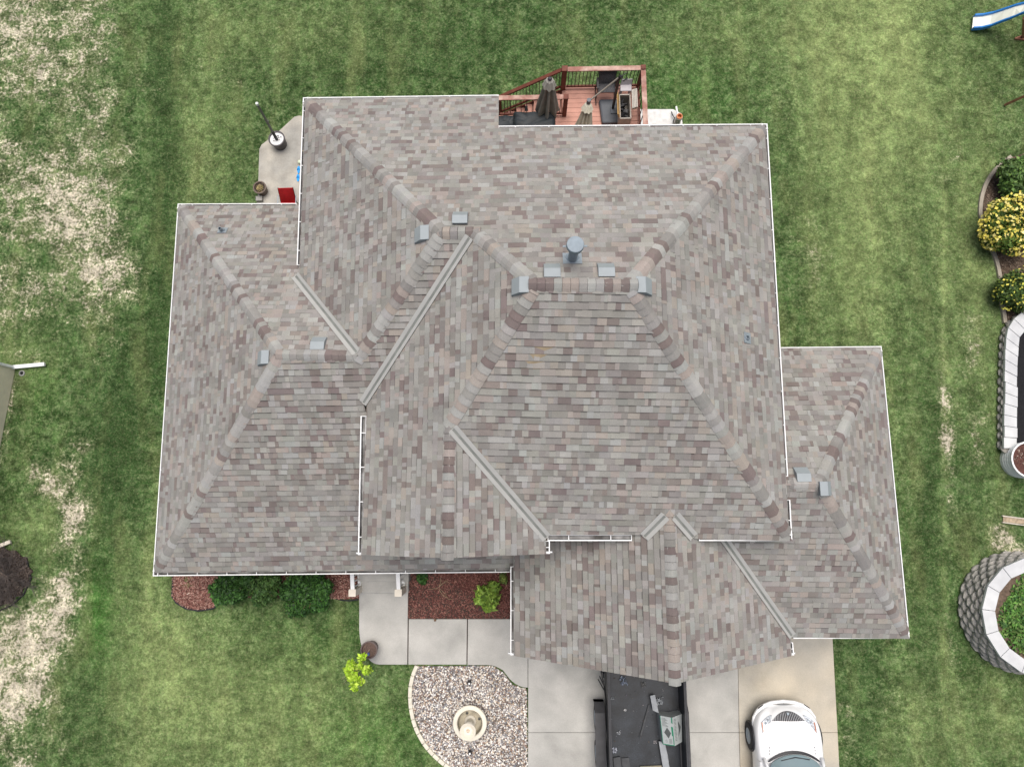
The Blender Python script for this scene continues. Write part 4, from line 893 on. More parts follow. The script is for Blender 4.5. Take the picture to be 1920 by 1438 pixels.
# red chair, seen from above with its back towards us
rc = at(540, 370, .45); b_ = thing('red_patio_chair', 'red fabric patio chair half hidden by the left roof eaves', 'chair', (rc.x, rc.y, .06))
M_redf = mat('red_fabric', (.42, .01, .015), .75, var=.12, scale=10, bump=.2)
def quad_sheet(mb, a, b, c, d, t=.02, sag=0, n=6):
    up = (b-a).cross(d-a).normalized(); vs = []; fs = []
    for j in range(n+1):
        for i in range(n+1):
            u, v = i/n, j/n; p = a.lerp(b, u).lerp(d.lerp(c, u), v)-up*sag*math.sin(math.pi*u)*math.sin(math.pi*v); vs.append(p)
    m_ = len(vs); vs += [p-up*t for p in vs]
    q = lambda i, j: j*(n+1)+i
    for j in range(n):
        for i in range(n): fs += [(q(i, j), q(i+1, j), q(i+1, j+1), q(i, j+1)), (m_+q(i, j+1), m_+q(i+1, j+1), m_+q(i+1, j), m_+q(i, j))]
    for i in range(n): fs += [(q(i+1, 0), q(i, 0), m_+q(i, 0), m_+q(i+1, 0)), (q(i, n), q(i+1, n), m_+q(i+1, n), m_+q(i, n)), (q(0, i), q(0, i+1), m_+q(0, i+1), m_+q(0, i)), (q(n, i+1), q(n, i), m_+q(n, i), m_+q(n, i+1))]
    mb.add(vs, fs)
tl, tr = at(521, 353, 1.0), at(549, 352, 1.0); bl, br = at(527, 380, .5), at(556, 380, .5)
mb = MB(); quad_sheet(mb, tl, tr, br, bl, .02, .03); mb.build('backrest', M_redf, b_)
mb = MB(); f1, f2 = bl+Vector((.02, -.42, .02)), br+Vector((.02, -.42, .02)); quad_sheet(mb, bl, br, f2, f1, .03, .02); mb.build('seat', M_redf, b_)
for s_, (t0_, q0, f0) in ((-1, (tl, bl, f1)), (1, (tr, br, f2))):
    mb = MB(); mb.tube([t0_, q0, Vector((q0.x, q0.y+.1, .07))], .013, 8); mb.build('leg', M_black, b_)
    mb = MB(); mb.tube([f0, Vector((f0.x, f0.y-.03, .07))], .013, 8); mb.build('leg', M_black, b_)
    mb = MB(); m0 = t0_.lerp(q0, .5)+Vector((.04*s_, 0, 0)); mb.tube([m0, m0+Vector((0, -.4, .0)), f0], .015, 8); mb.build('armrest', M_galv, b_)
# blue sandals and white ball by the wall
def sandal(px, py, lab):
    c = at(px, py, .07); mb = MB(); P_ = [(c.x+.05*math.cos(a)*(1 if math.sin(a) > 0 else .8), c.y+.12*math.sin(a)) for a in [k*.35 for k in range(18)]]
    mb.slab(P_, .085, .062); mb.tube([(c.x-.045, c.y, .08), (c.x, c.y+.03, .13), (c.x+.045, c.y, .08)], .01, 6); tag(mb.build('blue_sandal', mat('bright_blue', (.02, .32, .75), .6)), lab, 'sandal', None)
sandal(560, 319, 'upper of two blue sandals by the house wall'); sandal(559, 334, 'lower of two blue sandals by the house wall')
c_ = at(562, 304, .12); mb = MB(); mb.lathe((c_.x, c_.y, .12), [(.06*math.cos(t), .06*math.sin(t)) for t in [-1.57+.26*k for k in range(13)]], 20); tag(mb.build('white_ball', mat('pale_green_white', (.75, .82, .6), .5), smooth=True), 'small pale ball on the patio above the sandals', 'ball')

# ================================================ REAR DECK
DZ = 1.5
dk = thing('deck', 'red wooden deck with brown railings and stairs behind the house', 'deck', (2.4, 9.6, 0))
pA, pB = at(1054, 166, DZ), at(1196, 166, DZ); xl, xr, yk = pA.x, pB.x+.02, pA.y+.02; yh = BSH.y-.5
yfr = at(1000, 214, DZ).y; xll = -1.8
mb = MB(); nbd = 0; y_ = yh
while y_ < yk:
    x0 = xll if y_ < yfr-.1 else xl; mb.box(((x0+xr)/2, y_+.068, DZ-.015), (xr-x0, .132, .03)); y_ += .14
mb.build('deck_board', M_deckw, dk)
mb = MB(); mb.box(((xl+xr)/2, yk, DZ-.15), (xr-xl, .04, .24)); mb.box((xl+.0, (yh+yk)/2, DZ-.15), (.04, yk-yh, .24)); mb.box((xr, (yh+yk)/2, DZ-.15), (.04, yk-yh, .24)); mb.build('rim_joist', M_rail, dk)
def post(p, z1, z0=0, s=.10):
    mb = MB(); mb.box((p[0], p[1], (z1+z0)/2), (s, s, z1-z0)); o = mb.build('post', M_rail, dk)
    mb = MB(); mb.box((p[0], p[1], z1+.012), (s+.03, s+.03, .03)); mb.build('post_cap', M_rail, o, bevel=.008)
RT = DZ+.93
def railing(a, b, za=RT, zb=RT, hb=.78, n=None, topm=None, wtop=.13):
    a = Vector((a[0], a[1], za)); b = Vector((b[0], b[1], zb)); L_ = (b-a).length; mb = MB(); mb.beam(a, b, wtop, .035); mb.build('top_rail', topm or M_railt, dk)
    mb = MB(); mb.beam(a-Vector((0, 0, .05)), b-Vector((0, 0, .05)), .04, .06); mb.beam(a-Vector((0, 0, hb+.04)), b-Vector((0, 0, hb+.04)), .04, .07); mb.build('bottom_rail', M_rail, dk)
    n = n or int(L_/.105)
    for k in range(n):
        c = a.lerp(b, (k+.5)/n); mb = MB(); mb.beam(c-Vector((0, 0, .06)), c-Vector((0, 0, hb)), .018, .018, up=(0, 1, 0)); mb.build('baluster', M_black, dk)
pb1, pb2 = (xl+.02, yk-.03), (xr-.02, yk-.03)
post(pb1, RT+.03, 0, .13); post(pb2, RT+.03); railing((pb1[0]+.08, pb1[1]), (pb2[0]-.05, pb2[1]), n=20); railing((pb2[0], pb2[1]-.05), (pb2[0], yh+.1), n=14)
# guard along the front strip and its post
fp = (xl-.02+.06, yfr-.05); post(fp, RT, 0, .11); railing((xll, yfr-.05), (fp[0]-.06, fp[1]), n=20)
# stairs going down to the left behind the strip
ys0, ys1 = yfr+.02, yk-.05; drop = .187; run = .255; ns = 7
for k in range(ns):
    z_ = DZ-drop*(k+1); x1 = xl-run*k
    for q_ in range(1):
        mb = MB(); mb.box((x1-run/2-.01, (ys0+ys1)/2, z_-.02), (run+.02, ys1-ys0, .035)); mb.build('stair_tread', M_deckw, dk)
ex = xl-run*ns
mb = MB(); mb.beam((xl, ys1+.03, DZ-.2), (ex, ys1+.03, DZ-.2-drop*ns), .04, .25); mb.beam((xl, ys0, DZ-.2), (ex, ys0, DZ-.2-drop*ns), .04, .25); mb.build('stair_stringer', M_rail, dk)
railing((xl-.05, ys1+.03), (ex, ys1+.03), RT-.02, RT-.02-drop*ns, .78, 19, topm=M_rail, wtop=.10); post((ex, ys1+.03), .95, 0)
# umbrellas
M_canv = mat('taupe_canvas', (.29, .275, .245), .85, var=.15, scale=6, bump=.2); M_canv2 = mat('cream_canvas', (.52, .49, .40), .85, var=.15, scale=6, bump=.2)
def folded_canopy(t, top, bot, rmax, m, folds=9, flap=True):
    d = (bot-top); L_ = d.length; ax = -d.normalized(); q = ax.to_track_quat('Z', 'Y').to_matrix(); mb = MB(); vs = []; n = folds*8
    prof = [(0, .02), (-.04, .045), (-.12*L_, rmax*.38), (-.45*L_, rmax*.62), (-.8*L_, rmax*.9), (-L_, rmax)]
    for z_, r in prof:
        for k in range(n):
            a = 2*math.pi*k/n; f = 1 if z_ > -.06 else .74+.26*math.cos(a*folds+math.sin(a)*.8)+.05*math.sin(3*a+z_*4); vs.append(top+q@Vector((r*f*math.cos(a), r*f*math.sin(a), z_)))
    mb.add(vs, [(i*n+k, i*n+(k+1) % n, (i+1)*n+(k+1) % n, (i+1)*n+k) for i in range(len(prof)-1) for k in range(n)]); mb.build('canopy', m, t)
    if flap:
        mb = MB(); vs = []
        for z_, r in ((.02, .03), (-.05, .1), (-.17*L_, rmax*.56)):
            for k in range(n):
                a = 2*math.pi*k/n; f = 1 if z_ > -.03 else .92+.08*math.cos(a*folds+.5); vs.append(top+q@Vector((r*f*math.cos(a), r*f*math.sin(a), z_*(1+.05*math.cos(a*folds)))))
        mb.add(vs, [(i*n+k, i*n+(k+1) % n, (i+1)*n+(k+1) % n, (i+1)*n+k) for i in range(2) for k in range(n)]); mb.build('vent_flap', mat('pale_'+m.name, tuple(min(.8, c*1.35) for c in m.node_tree.nodes['RGB'].outputs[0].default_value[:3]), .8), t)
tp = at(1031, 149, 3.95); bt = at(1025.5, 210, 2.5)
u_ = thing('folded_umbrella', 'closed taupe patio umbrella standing on the deck by the covered grill', 'umbrella', (bt.x, bt.y, DZ))
folded_canopy(u_, tp, Vector((tp.x-.03, tp.y, 2.45)), .33, M_canv, 8)
mb = MB(); mb.tube([(tp.x, tp.y, DZ), tp], .02, 10); mb.build('pole', M_black, u_)
mb = MB(); mb.lathe((tp.x, tp.y, 3.95), [(.05, -.02), (.055, .02), (.03, .06), (0, .07)], 14); mb.build('finial', mat('umbrella_finial', (.06, .05, .07), .5), u_)
mb = MB(); mb.lathe((tp.x, tp.y, DZ), [(.25, 0), (.25, .04), (.05, .08), (.04, .3)], 24); mb.build('base', M_black, u_)
# cantilever umbrella
bc = at(1150, 207, DZ+.12); u_ = thing('cantilever_umbrella', 'folded cream cantilever umbrella on a square dark grey base', 'umbrella', (bc.x, bc.y, DZ))
P_ = [at(x, y, DZ+.13) for x, y in ((1123, 186), (1166, 185), (1180, 229), (1129, 231))]
mb = MB(); mb.slab(P_, DZ+.13, DZ+.005); mb.build('base', mat('grey_base_plastic', (.085, .095, .11), .55, var=.1), u_, bevel=.05)
mb = MB(); mb.box((bc.x+.05, bc.y, DZ+.15), (.26, .24, .035)); mb.build('pole_bracket', mat('grey_bracket', (.12, .135, .155), .5), u_, bevel=.02)
p0, p1 = at(1149, 203, DZ+.16), at(1160, 150, 2.95); mb = MB(); mb.tube([p0, p1], .038, 12); mb.build('mast', M_black, u_)
hub = at(1104, 190, 3.15); mb = MB(); mb.tube([p1+Vector((.02, .05, .05)), p1.lerp(hub, .5)+Vector((0, 0, .05)), hub], .022, 10); mb.build('boom', mat('bronze_pole', (.22, .19, .16), .4, metal=.4), u_)
mb = MB(); mb.tube([p1+Vector((-.06, 0, -.1)), p1+Vector((.05, .02, .12))], .05, 10); mb.tube([p1+Vector((.05, .02, .12)), p1+Vector((.2, .1, .15))], .012, 6); mb.tube([p1+Vector((.1, -.1, .1)), p1+Vector((.22, -.02, .1))], .02, 8); mb.build('crank_joint', M_black, u_)
mb = MB(); mb.tube([hub+Vector((0, 0, .06)), hub+Vector((0, 0, -.12))], .055, 14); mb.build('hub', mat('hub_grey', (.12, .13, .15), .5), u_)
folded_canopy(u_, hub+Vector((0, 0, -.1)), hub+Vector((-.10, -.35, -1.25)), .30, M_canv2, 9)
# covered grill
M_cover = mat('black_cover', (.022, .028, .032), .6, var=.25, scale=5, bump=.5, bscale=7)
gr = thing('covered_grill', 'barbecue grill under a black fabric cover at the deck corner', 'grill', at(990, 225, DZ))
def drape(x0, x1, y0, y1, z1, z0, seed):
    mb = MB(); nx, nr = 16, 6; rr = random.Random(seed); per = []
    for k in range(nx*4):
        t = k/nx; s_ = int(t); f = t-s_
        per.append([(x0+(x1-x0)*f, y1), (x1, y1+(y0-y1)*f), (x1+(x0-x1)*f, y0), (x0, y0+(y1-y0)*f)][s_ % 4])
    cx, cy = (x0+x1)/2, (y0+y1)/2; vs = []; lev = [(z1, .55), (z1+.015, .85), (z1-.03, .98), (z1-.12, 1.02), (z1-.5, 1.05), (z0+.05, 1.08)]
    for z_, s_ in lev:
        for k, (x, y) in enumerate(per):
            w = 1+.025*math.sin(k*1.7+z_*3)*(1 if z_ < z1-.1 else 0); vs.append((cx+(x-cx)*s_*w, cy+(y-cy)*s_*w, z_+.02*math.sin(k*.9+z_*5)*(1 if z_ > z1-.2 else 0)))
    n = len(per); fs = [(i*n+k, (i+1)*n+k, (i+1)*n+(k+1) % n, i*n+(k+1) % n) for i in range(len(lev)-1) for k in range(n)]+[tuple(range(n))]
    mb.add(vs, fs); return mb
q0, q1 = at(964, 208, 2.6), at(1040, 208, 2.6); drape(q0.x, q1.x, q0.y-.7, q0.y-.02, 2.6, DZ, 1).build('grill_cover', M_cover, gr, smooth=True)
q2 = at(936, 215, 2.4); drape(q2.x-.25, q0.x+.05, q0.y-.68, q2.y, 2.38, DZ, 2).build('side_shelf_cover', M_cover, gr, smooth=True)
mb = MB(); c_ = at(987, 206, 2.62); mb.tube([c_-Vector((0, .02, .02)), c_+Vector((0, .05, .08))], [.045, .03], 10); mb.build('tied_knob', M_rubber, gr)
# deck chair (dark mesh)
def deck_chair(label, name, x0, x1, yb_, yf_, zs, zt, m_seat, m_frame, rock=False):
    t = thing(name, label, 'chair', ((x0+x1)/2, (yb_+yf_)/2, DZ)); w = x1-x0
    mb = MB(); quad_sheet(mb, Vector((x0, yb_+.16, zt)), Vector((x1, yb_+.16, zt)), Vector((x1, yb_, zs)), Vector((x0, yb_, zs)), .025, .03); mb.build('backrest', m_seat, t)
    mb = MB(); quad_sheet(mb, Vector((x0, yb_, zs)), Vector((x1, yb_, zs)), Vector((x1, yf_, zs+.03)), Vector((x0, yf_, zs+.03)), .03, .03); mb.build('seat', m_seat, t)
    for x in (x0-.03, x1+.03):
        mb = MB(); mb.beam((x, yb_+.05, zs+.22), (x, yf_, zs+.24), .055, .03); mb.build('armrest', m_frame, t)
        for y in (yb_+.03, yf_+.03): mb = MB(); mb.beam((x, y, zs+.22), (x, y, DZ+.03), .025, .025, up=(0, 1, 0)); mb.build('leg', m_frame, t)
        mb = MB(); mb.tube([(x, yb_+.2, DZ+.06), (x, (yb_+yf_)/2, DZ+.02), (x, yf_-.12, DZ+.07)], .014, 8); mb.build('rocker', m_frame, t)
    return t
M_mesh = mat('black_mesh_cushion', (.06, .06, .065), .8, var=.5, scale=45, bump=.4)
e0, e1, = at(1121, 158, DZ+.42), at(1153, 158, DZ+.42); ef = at(1121, 176, DZ+.42)
deck_chair('black mesh rocking chair facing the house at the back rail', 'rocking_chair', e0.x, e1.x, e0.y, ef.y, DZ+.42, DZ+.80, M_mesh, M_black)
M_gpl = mat('grey_plastic_seat', (.42, .40, .42), .5, var=.08)
c0_, c1_ = at(1163, 160, DZ+.45), at(1184, 160, DZ+.45); t = thing('plastic_stool', 'pale grey plastic chair tucked in the rear right deck corner', 'chair', ((c0_.x+c1_.x)/2, c0_.y-.1, DZ))
mb = MB(); y1_ = at(1163, 173, DZ+.45).y; quad_sheet(mb, Vector((c0_.x, c0_.y, DZ+.45)), Vector((c1_.x, c0_.y, DZ+.45)), Vector((c1_.x-.01, y1_, DZ+.47)), Vector((c0_.x-.01, y1_, DZ+.47)), .03, .015); mb.build('seat', M_gpl, t, bevel=.01)
mb = MB()
quad_sheet(mb, Vector((c0_.x+.02, c0_.y+.05, DZ+.66)), Vector((c1_.x, c0_.y+.05, DZ+.66)), Vector((c1_.x, c0_.y, DZ+.46)), Vector((c0_.x, c0_.y, DZ+.46)), .02, .0); mb.build('backrest', M_gpl, t)
for x, y in ((c0_.x+.03, c0_.y-.02), (c1_.x-.03, c0_.y-.02), (c0_.x+.03, y1_+.03), (c1_.x-.03, y1_+.03)): mb = MB(); mb.beam((x, y, DZ+.44), (x, y, DZ+.01), .03, .03, up=(0, 1, 0)); mb.build('leg', M_gpl, t)
# open storage box
bxx0, bxx1 = at(1162, 200, DZ+.55).x, at(1182, 200, DZ+.55).x; by1 = at(1165, 178, DZ+.55).y; by0 = at(1170, 222, DZ+.55).y
t = thing('storage_box', 'open taupe deck storage box with dark things inside by the right rail', 'storage box', ((bxx0+bxx1)/2, (by0+by1)/2, DZ))
M_taupe = mat('taupe_plastic', (.36, .33, .29), .6, var=.12, scale=7); M_tan = mat('tan_panel', (.42, .26, .10), .7, var=.15)
mb = MB(); zb = DZ+.55
for c, s_ in ((((bxx0), (by0+by1)/2, DZ+.28), (.03, by1-by0, .54)), ((bxx1, (by0+by1)/2, DZ+.28), (.03, by1-by0, .54)), (((bxx0+bxx1)/2, by0, DZ+.28), (bxx1-bxx0, .03, .54)), (((bxx0+bxx1)/2, by1, DZ+.28), (bxx1-bxx0, .03, .54)), (((bxx0+bxx1)/2, (by0+by1)/2, DZ+.03), (bxx1-bxx0, by1-by0, .03))): mb.box(c, s_)
mb.build('body', M_taupe, t)
mb = MB(); mb.beam((bxx0-.03, by0+.02, zb+.03), (bxx0-.03, by1-.02, zb+.03), .03, .3, up=(-.35, 0, 1)); mb.build('side_panel', M_tan, t)
mb = MB(); x_ = bxx1+.03
for k in range(4): mb.box((x_+.035*k+.01, (by0+by1)/2+.12, zb+.12+.02*k), (.028, (by1-by0)*.78, .1))
mb.build('lid', mat('slatted_lid', (.48, .45, .40), .6), t)
mb = MB(); rr = random.Random(9)
for k in range(26): mb.box((rr.uniform(bxx0+.06, bxx1-.06), rr.uniform(by0+.1, by1-.1), DZ+.12+rr.uniform(0, .34)), (rr.uniform(.05, .14), rr.uniform(.05, .14), .04), rr.uniform(0, 3), R=Matrix.Rotation(rr.uniform(0, 3), 3, 'X') @ Matrix.Rotation(rr.uniform(0, 3), 3, 'Z'))
mb.build('contents', mat('dark_contents', (.025, .025, .028), .5, var=.8, scale=14, detail=8), t)
# concrete pad and pipes right of the deck
mb = MB(); P_ = px_poly([(1200, 205), (1262, 205), (1278, 213), (1281, 245), (1200, 245)], .08); mb.slab(P_, .08, -.05); struct(mb.build('concrete_pad', M_pad, bevel=.01), 'structure', 'white stained concrete pad right of the deck', 'pad'); keepout(P_)
pc = at(1274, 219, .55); t = thing('standpipe', 'stubby grey pipe with an orange rim standing on the white pad', 'pipe', (pc.x, pc.y, .08))
mb = MB(); mb.lathe((pc.x, pc.y, .08), [(.1, 0), (.1, .18), (.085, .2), (.085, .36), (.1, .38), (.1, .46), (.07, .47)], 22); mb.build('pipe', mat('old_grey_pvc', (.5, .46, .40), .7, var=.2), t)
mb = MB(); mb.lathe((pc.x, pc.y, .08), [(.085, .44), (.09, .5), (.055, .505), (.05, .4), (0, .4)], 22); mb.build('orange_rim', mat('terracotta', (.55, .2, .08), .7), t)
mb = MB(); mb.tube([(pc.x-.02, pc.y+.06, .45), (*at(1268, 201, .3).xy, .3)], .03, 10); mb.build('white_spout', M_white, t)
hp = [at(1259, 210, .15), at(1261, 216, .2), at(1265, 222, .2), at(1262, 229, .15), at(1264, 236, .12)]; mb = MB(); mb.tube(hp, .016, 8); tag(mb.build('hose', M_rubber), 'black hose lying beside the stubby pipe on the pad', 'hose')

# ================================================ FRONT: PORCH RAILS, POT, FOUNTAIN, LIGHTS
def porch_rail(x, xr_, label):
    top = at(x, 1111, 1.0); t = thing('porch_rail', label, 'railing', (top.x, top.y, 0), 'white stair rails at the front porch')
    mb = MB(); mb.box((top.x, top.y, .52), (.17, .17, 1.0)); o = mb.build('post', M_cream, t); mb = MB(); mb.box((top.x, top.y, 1.03), (.19, .19, .04)); mb.build('post_cap', M_cream, o, bevel=.01)
    b = Vector((top.x-.04, top.y+1.3, 1.16)); a = Vector((top.x+.01, top.y+.07, 1.02)); mb = MB(); mb.beam(a, b, .10, .05); mb.build('top_rail', M_white, t)
    mb = MB(); mb.beam(a-Vector((0, 0, .78)), b-Vector((0, 0, .78)), .07, .06); mb.build('bottom_rail', M_white, t)
    for k in range(9): c = a.lerp(b, (k+.5)/9); mb = MB(); mb.beam(c, c-Vector((0, 0, .76)), .03, .03, up=(0, 1, 0)); mb.build('baluster', M_white, t)
porch_rail(661, 676, 'white stair rail between the shrub bed and the porch steps'); porch_rail(747, 757, 'white stair rail between the steps and the dark red mulch bed')
pc = at(692, 1218, .46); t = thing('planter_pot', 'round brown pot at the walk corner holding a young lime tree', 'pot', (pc.x, pc.y, ZW))
mb = MB(); tub(mb, pc, .17, .215, .40, .02, ZW); mb.build('pot', mat('dark_brown_pot', (.10, .07, .065), .5, var=.2), t)
mb = MB(); mb.lathe((pc.x, pc.y, ZW+.33), [(.19, -.1), (.19, 0), (0, .01)], 24); mb.build('soil', mat('pot_soil', (.12, .08, .065), .95, var=.6, scale=60, bump=.8), t)
mb = MB(); mb.lathe((pc.x-.03, pc.y-.11, ZW+.35), [(.05, 0), (.045, .03), (0, .035)], 12); mb.build('blue_pebble', mat('pot_blue', (.03, .06, .3), .4), t)
tr_ = thing('potted_tree', 'young lime green leafy tree leaning out of the brown pot', 'tree', (pc.x, pc.y, ZW+.33))
tc_ = at(667, 1257, 1.15); mb = MB(); b0_ = Vector((pc.x, pc.y, ZW+.33)); mb.tube([b0_, b0_.lerp(tc_, .5)+Vector((0, 0, .1)), tc_], [.013, .01, .006], 7)
rr = random.Random(5)
for k in range(11):
    e = tc_+Vector((rr.uniform(-.38, .38), rr.uniform(-.38, .38), rr.uniform(-.2, .35))); mb.tube([b0_.lerp(tc_, rr.uniform(.45, .95)), e], [.006, .003], 5)
mb.build('trunk', mat('sapling_bark', (.35, .28, .2), .8), tr_)
Vs, Fs, Cs = [], [], []; o_ = 0
for k in range(13):
    a = rr.uniform(0, 6.28); r_ = rr.uniform(.12, .36); cc = (tc_.x+math.cos(a)*r_, tc_.y+math.sin(a)*r_*.95, tc_.z+rr.uniform(-.15, .25))
    V, F, C = leaves(cc, (.13, .13, .10), 95, .055, [(.30, .50, .02), (.38, .58, .04), (.22, .38, .02), (.45, .62, .08)], shell=.2, seed=60+k, elong=1.9, flat=.6); Vs.append(V); Fs.append(F+o_); Cs.append(C); o_ += len(V)
big('crown', np.concatenate(Vs), np.concatenate(Fs), np.concatenate(Cs), M_leaf, tr_)
# fountain
fc = at(881, 1355, .38); t = thing('fountain', 'cream two-tier garden fountain standing in the river pebbles', 'fountain', (fc.x, fc.y, .04))
M_cream2 = mat('cream_cast_stone', (.74, .69, .58), .65, var=.07, scale=5); M_basin = mat('basin_inside', (.42, .38, .29), .7, var=.3, scale=6)
mb = MB(); mb.lathe((fc.x, fc.y, .04), [(.28, 0), (.36, .04), (.40, .2), (.405, .30), (.44, .33), (.445, .37), (.43, .39), (.34, .39), (.325, .37)], 48); mb.build('basin', M_cream2, t, smooth=False)
mb = MB(); mb.lathe((fc.x, fc.y, .04), [(.326, .372), (.31, .18), (.28, .12), (0, .10)], 48); mb.build('basin_bowl', M_basin, t)
mb = MB(); mb.lathe((fc.x, fc.y, .04), [(.16, .1), (.15, .2), (.10, .26), (.09, .5), (.12, .62), (.14, .66), (.135, .72), (.08, .76), (.07, .9)], 32); mb.build('column', M_cream2, t, smooth=False)
bw = Vector((fc.x, fc.y, .04)); mb = MB(); mb.lathe(bw, [(.05, .86), (.12, .9), (.19, .98), (.205, 1.03), (.20, 1.045), (.175, 1.03), (.1, .97), (0, .96)], 36); mb.build('upper_bowl', M_cream2, t, smooth=False)
mb = MB(); mb.lathe(bw, [(.045, .96), (.04, 1.0), (.02, 1.05), (0, 1.06)], 16); mb.build('finial', mat('cream_finial', (.72, .58, .46), .6), t)
for a, r_ in ((2.0, .21), (.2, .24)):
    mb = MB(); mb.lathe((fc.x+r_*math.cos(a), fc.y+r_*math.sin(a), .16), [(.035, 0), (.035, .03), (.018, .035), (.015, .0), (0, 0)], 14); mb.build('fitting', mat('fitting_dark', (.1, .1, .09), .5), t)
for k, (x_, y_, lab) in enumerate(((880, 1280, 'small white spotlight in the pebbles above the fountain'), (881, 1411, 'small white spotlight in the pebbles below the fountain'))):
    c_ = at(x_, y_, .12); t = thing('garden_spotlight', lab, 'spotlight', (c_.x, c_.y, .04), 'garden spotlights aimed at the fountain')
    mb = MB(); mb.lathe((c_.x, c_.y, .04), [(.0, 0), (.05, .0), (.055, .1), (.045, .11), (.04, .06), (0, .06)], 16); mb.tube([(c_.x-.05, c_.y+.05, .08), (c_.x+.04, c_.y+.06, .08)], .012, 6); mb.build('housing', M_black, t)
    mb = MB(); mb.box((c_.x, c_.y-.01, .15), (.045, .045, .02)); mb.build('lens', M_white, t)
mb = MB(); c_ = at(816, 1162, .1)
rr = random.Random(4)
V, F, C = leaves((c_.x, c_.y, .1), (.05, .04, .03), 60, .02, [(.16, .09, .05), (.25, .16, .1)], seed=71, shell=.1); o = big('dead_leaf_clump', V, F, C, M_leaf); tag(o, 'small brown clump of dead leaves on the walk edge below the red mulch', 'leaves')

# ================================================ TRAILER
ZT, ZF = 1.50, .75
tl_, tr2 = at(1133, 1262, ZT), at(1283, 1262, ZT); bl_, br_ = at(1149, 1500, ZT), at(1296, 1500, ZT)
xA, xB = (tl_.x+bl_.x)/2+.02, (tr2.x+br_.x)/2; yT, yB = tl_.y+.12, tl_.y-4.2
# the trailer stands a little askew
tr = thing('dump_trailer', 'black open trailer with tandem wheels backed up under the garage gable', 'trailer', ((xA+xB)/2, (yT+yB)/2, ZW))
M_tr = mat('black_trailer_steel', (.020, .022, .027), .5, var=.35, scale=4, detail=8); M_trf = mat('worn_trailer_floor', (.016, .020, .026), .45, var=.5, scale=3, detail=10, fine=.3, bscale=30); M_fen = mat('fender_grey', (.05, .05, .054), .55, var=.2, scale=6)
def TX(x, y, z): return Vector((x, y, z))
mb = MB(); mb.box(((xA+xB)/2, (yT+yB)/2, ZF-.06), (xB-xA-.02, yT-yB, .1)); mb.build('floor', M_trf, tr)
for x_ in (xA+.02, xB-.02):
    mb = MB(); mb.box((x_, (yT+yB)/2, (ZF+ZT)/2), (.03, yT-yB-.06, ZT-ZF+.1)); o = mb.build('side_wall', M_tr, tr)
    mb = MB(); mb.box((x_, (yT+yB)/2, ZT+.02), (.07, yT-yB, .05)); mb.build('top_rim', M_fen, o, bevel=.008)
    mb = MB(); sg = -1 if x_ < (xA+xB)/2 else 1
mb = MB(); mb.box(((xA+xB)/2, yT-.02, (ZF+ZT)/2), (xB-xA-.12, .03, ZT-ZF)); mb.build('end_wall', M_tr, tr)
mb = MB(); mb.box(((xA+xB)/2, yB+.02, (ZF+ZT)/2), (xB-xA-.12, .03, ZT-ZF)); mb.build('tailgate', M_tr, tr)
mb = MB()
for x_ in (xA+.35, xB-.35): mb.box((x_, (yT+yB)/2, ZF-.2), (.08, yT-yB, .16))
mb.box(((xA+xB)/2, yT+.5, ZF-.2), (.1, 1.2, .1)); mb.build('chassis', M_tr, tr)
def wheel(parent, c, r=.33, w=.19, m_r=M_galv, rn='rim'):
    R = Matrix.Rotation(math.pi/2, 3, 'Y'); mb = MB(); mb.lathe(c, [(r*.6, -w/2), (r*.93, -w/2), (r, -w*.36), (r, w*.36), (r*.93, w/2), (r*.6, w/2)], 32, axis=R); o = mb.build('wheel', M_rubber, parent)
    mb = MB(); mb.lathe(c, [(0, -w*.38), (r*.2, -w*.42), (r*.25, -w*.3), (r*.5, -w*.33), (r*.62, -w*.5), (r*.62, w*.5), (r*.5, w*.3), (0, w*.35)], 24, axis=R); mb.build(rn, m_r, o)
    return o
fx = at(1127, 1380, .80).x
yw1, yw2 = at(1120, 1345, .4).y, at(1120, 1345, .4).y-.86
for s_, xw in ((-1, fx-.02), (1, xB+.06)):
    for yw in (yw1, yw2): wheel(tr, Vector((xw, yw, ZW+.33)))
    y0, y1 = yw1+.46, yw2-.46; mb = MB(); pr = [(y0, .40), (y0, .66), (y0-.22, .86), (y1+.22, .86), (y1, .66), (y1, .40)]; w_ = .13
    vs = [(xw-w_, y, z) for y, z in pr]+[(xw+w_, y, z) for y, z in pr]+[(xw-w_, y*1, z-.02) for y, z in pr]+[(xw+w_, y, z-.02) for y, z in pr]
    mb.add(vs, [(i, i+1, i+7, i+6) for i in range(5)]+[(12+i, 18+i, 19+i, 13+i) for i in range(5)]+[(i+1, i, i+12, i+13) for i in range(5)]+[(i+6, i+7, i+19, i+18) for i in range(5)]); mb.build('fender', M_fen, tr)
mb = MB(); q_ = at(1120, 1268, .5)
for k in range(5): mb.beam((xA-.02-.03*k, yT-.1-.1*k, .9-.1*k), (xA-.02, yT-.3-.1*k, .75), .025, .04)
mb.tube([(xA-.1, yT-.08, .95), (xA-.07, yT-.3, .7), (xA-.02, yT-.6, .8), (xA-.01, yT-.95, 1.1)], .018, 6); mb.build('side_chain', M_black, tr)
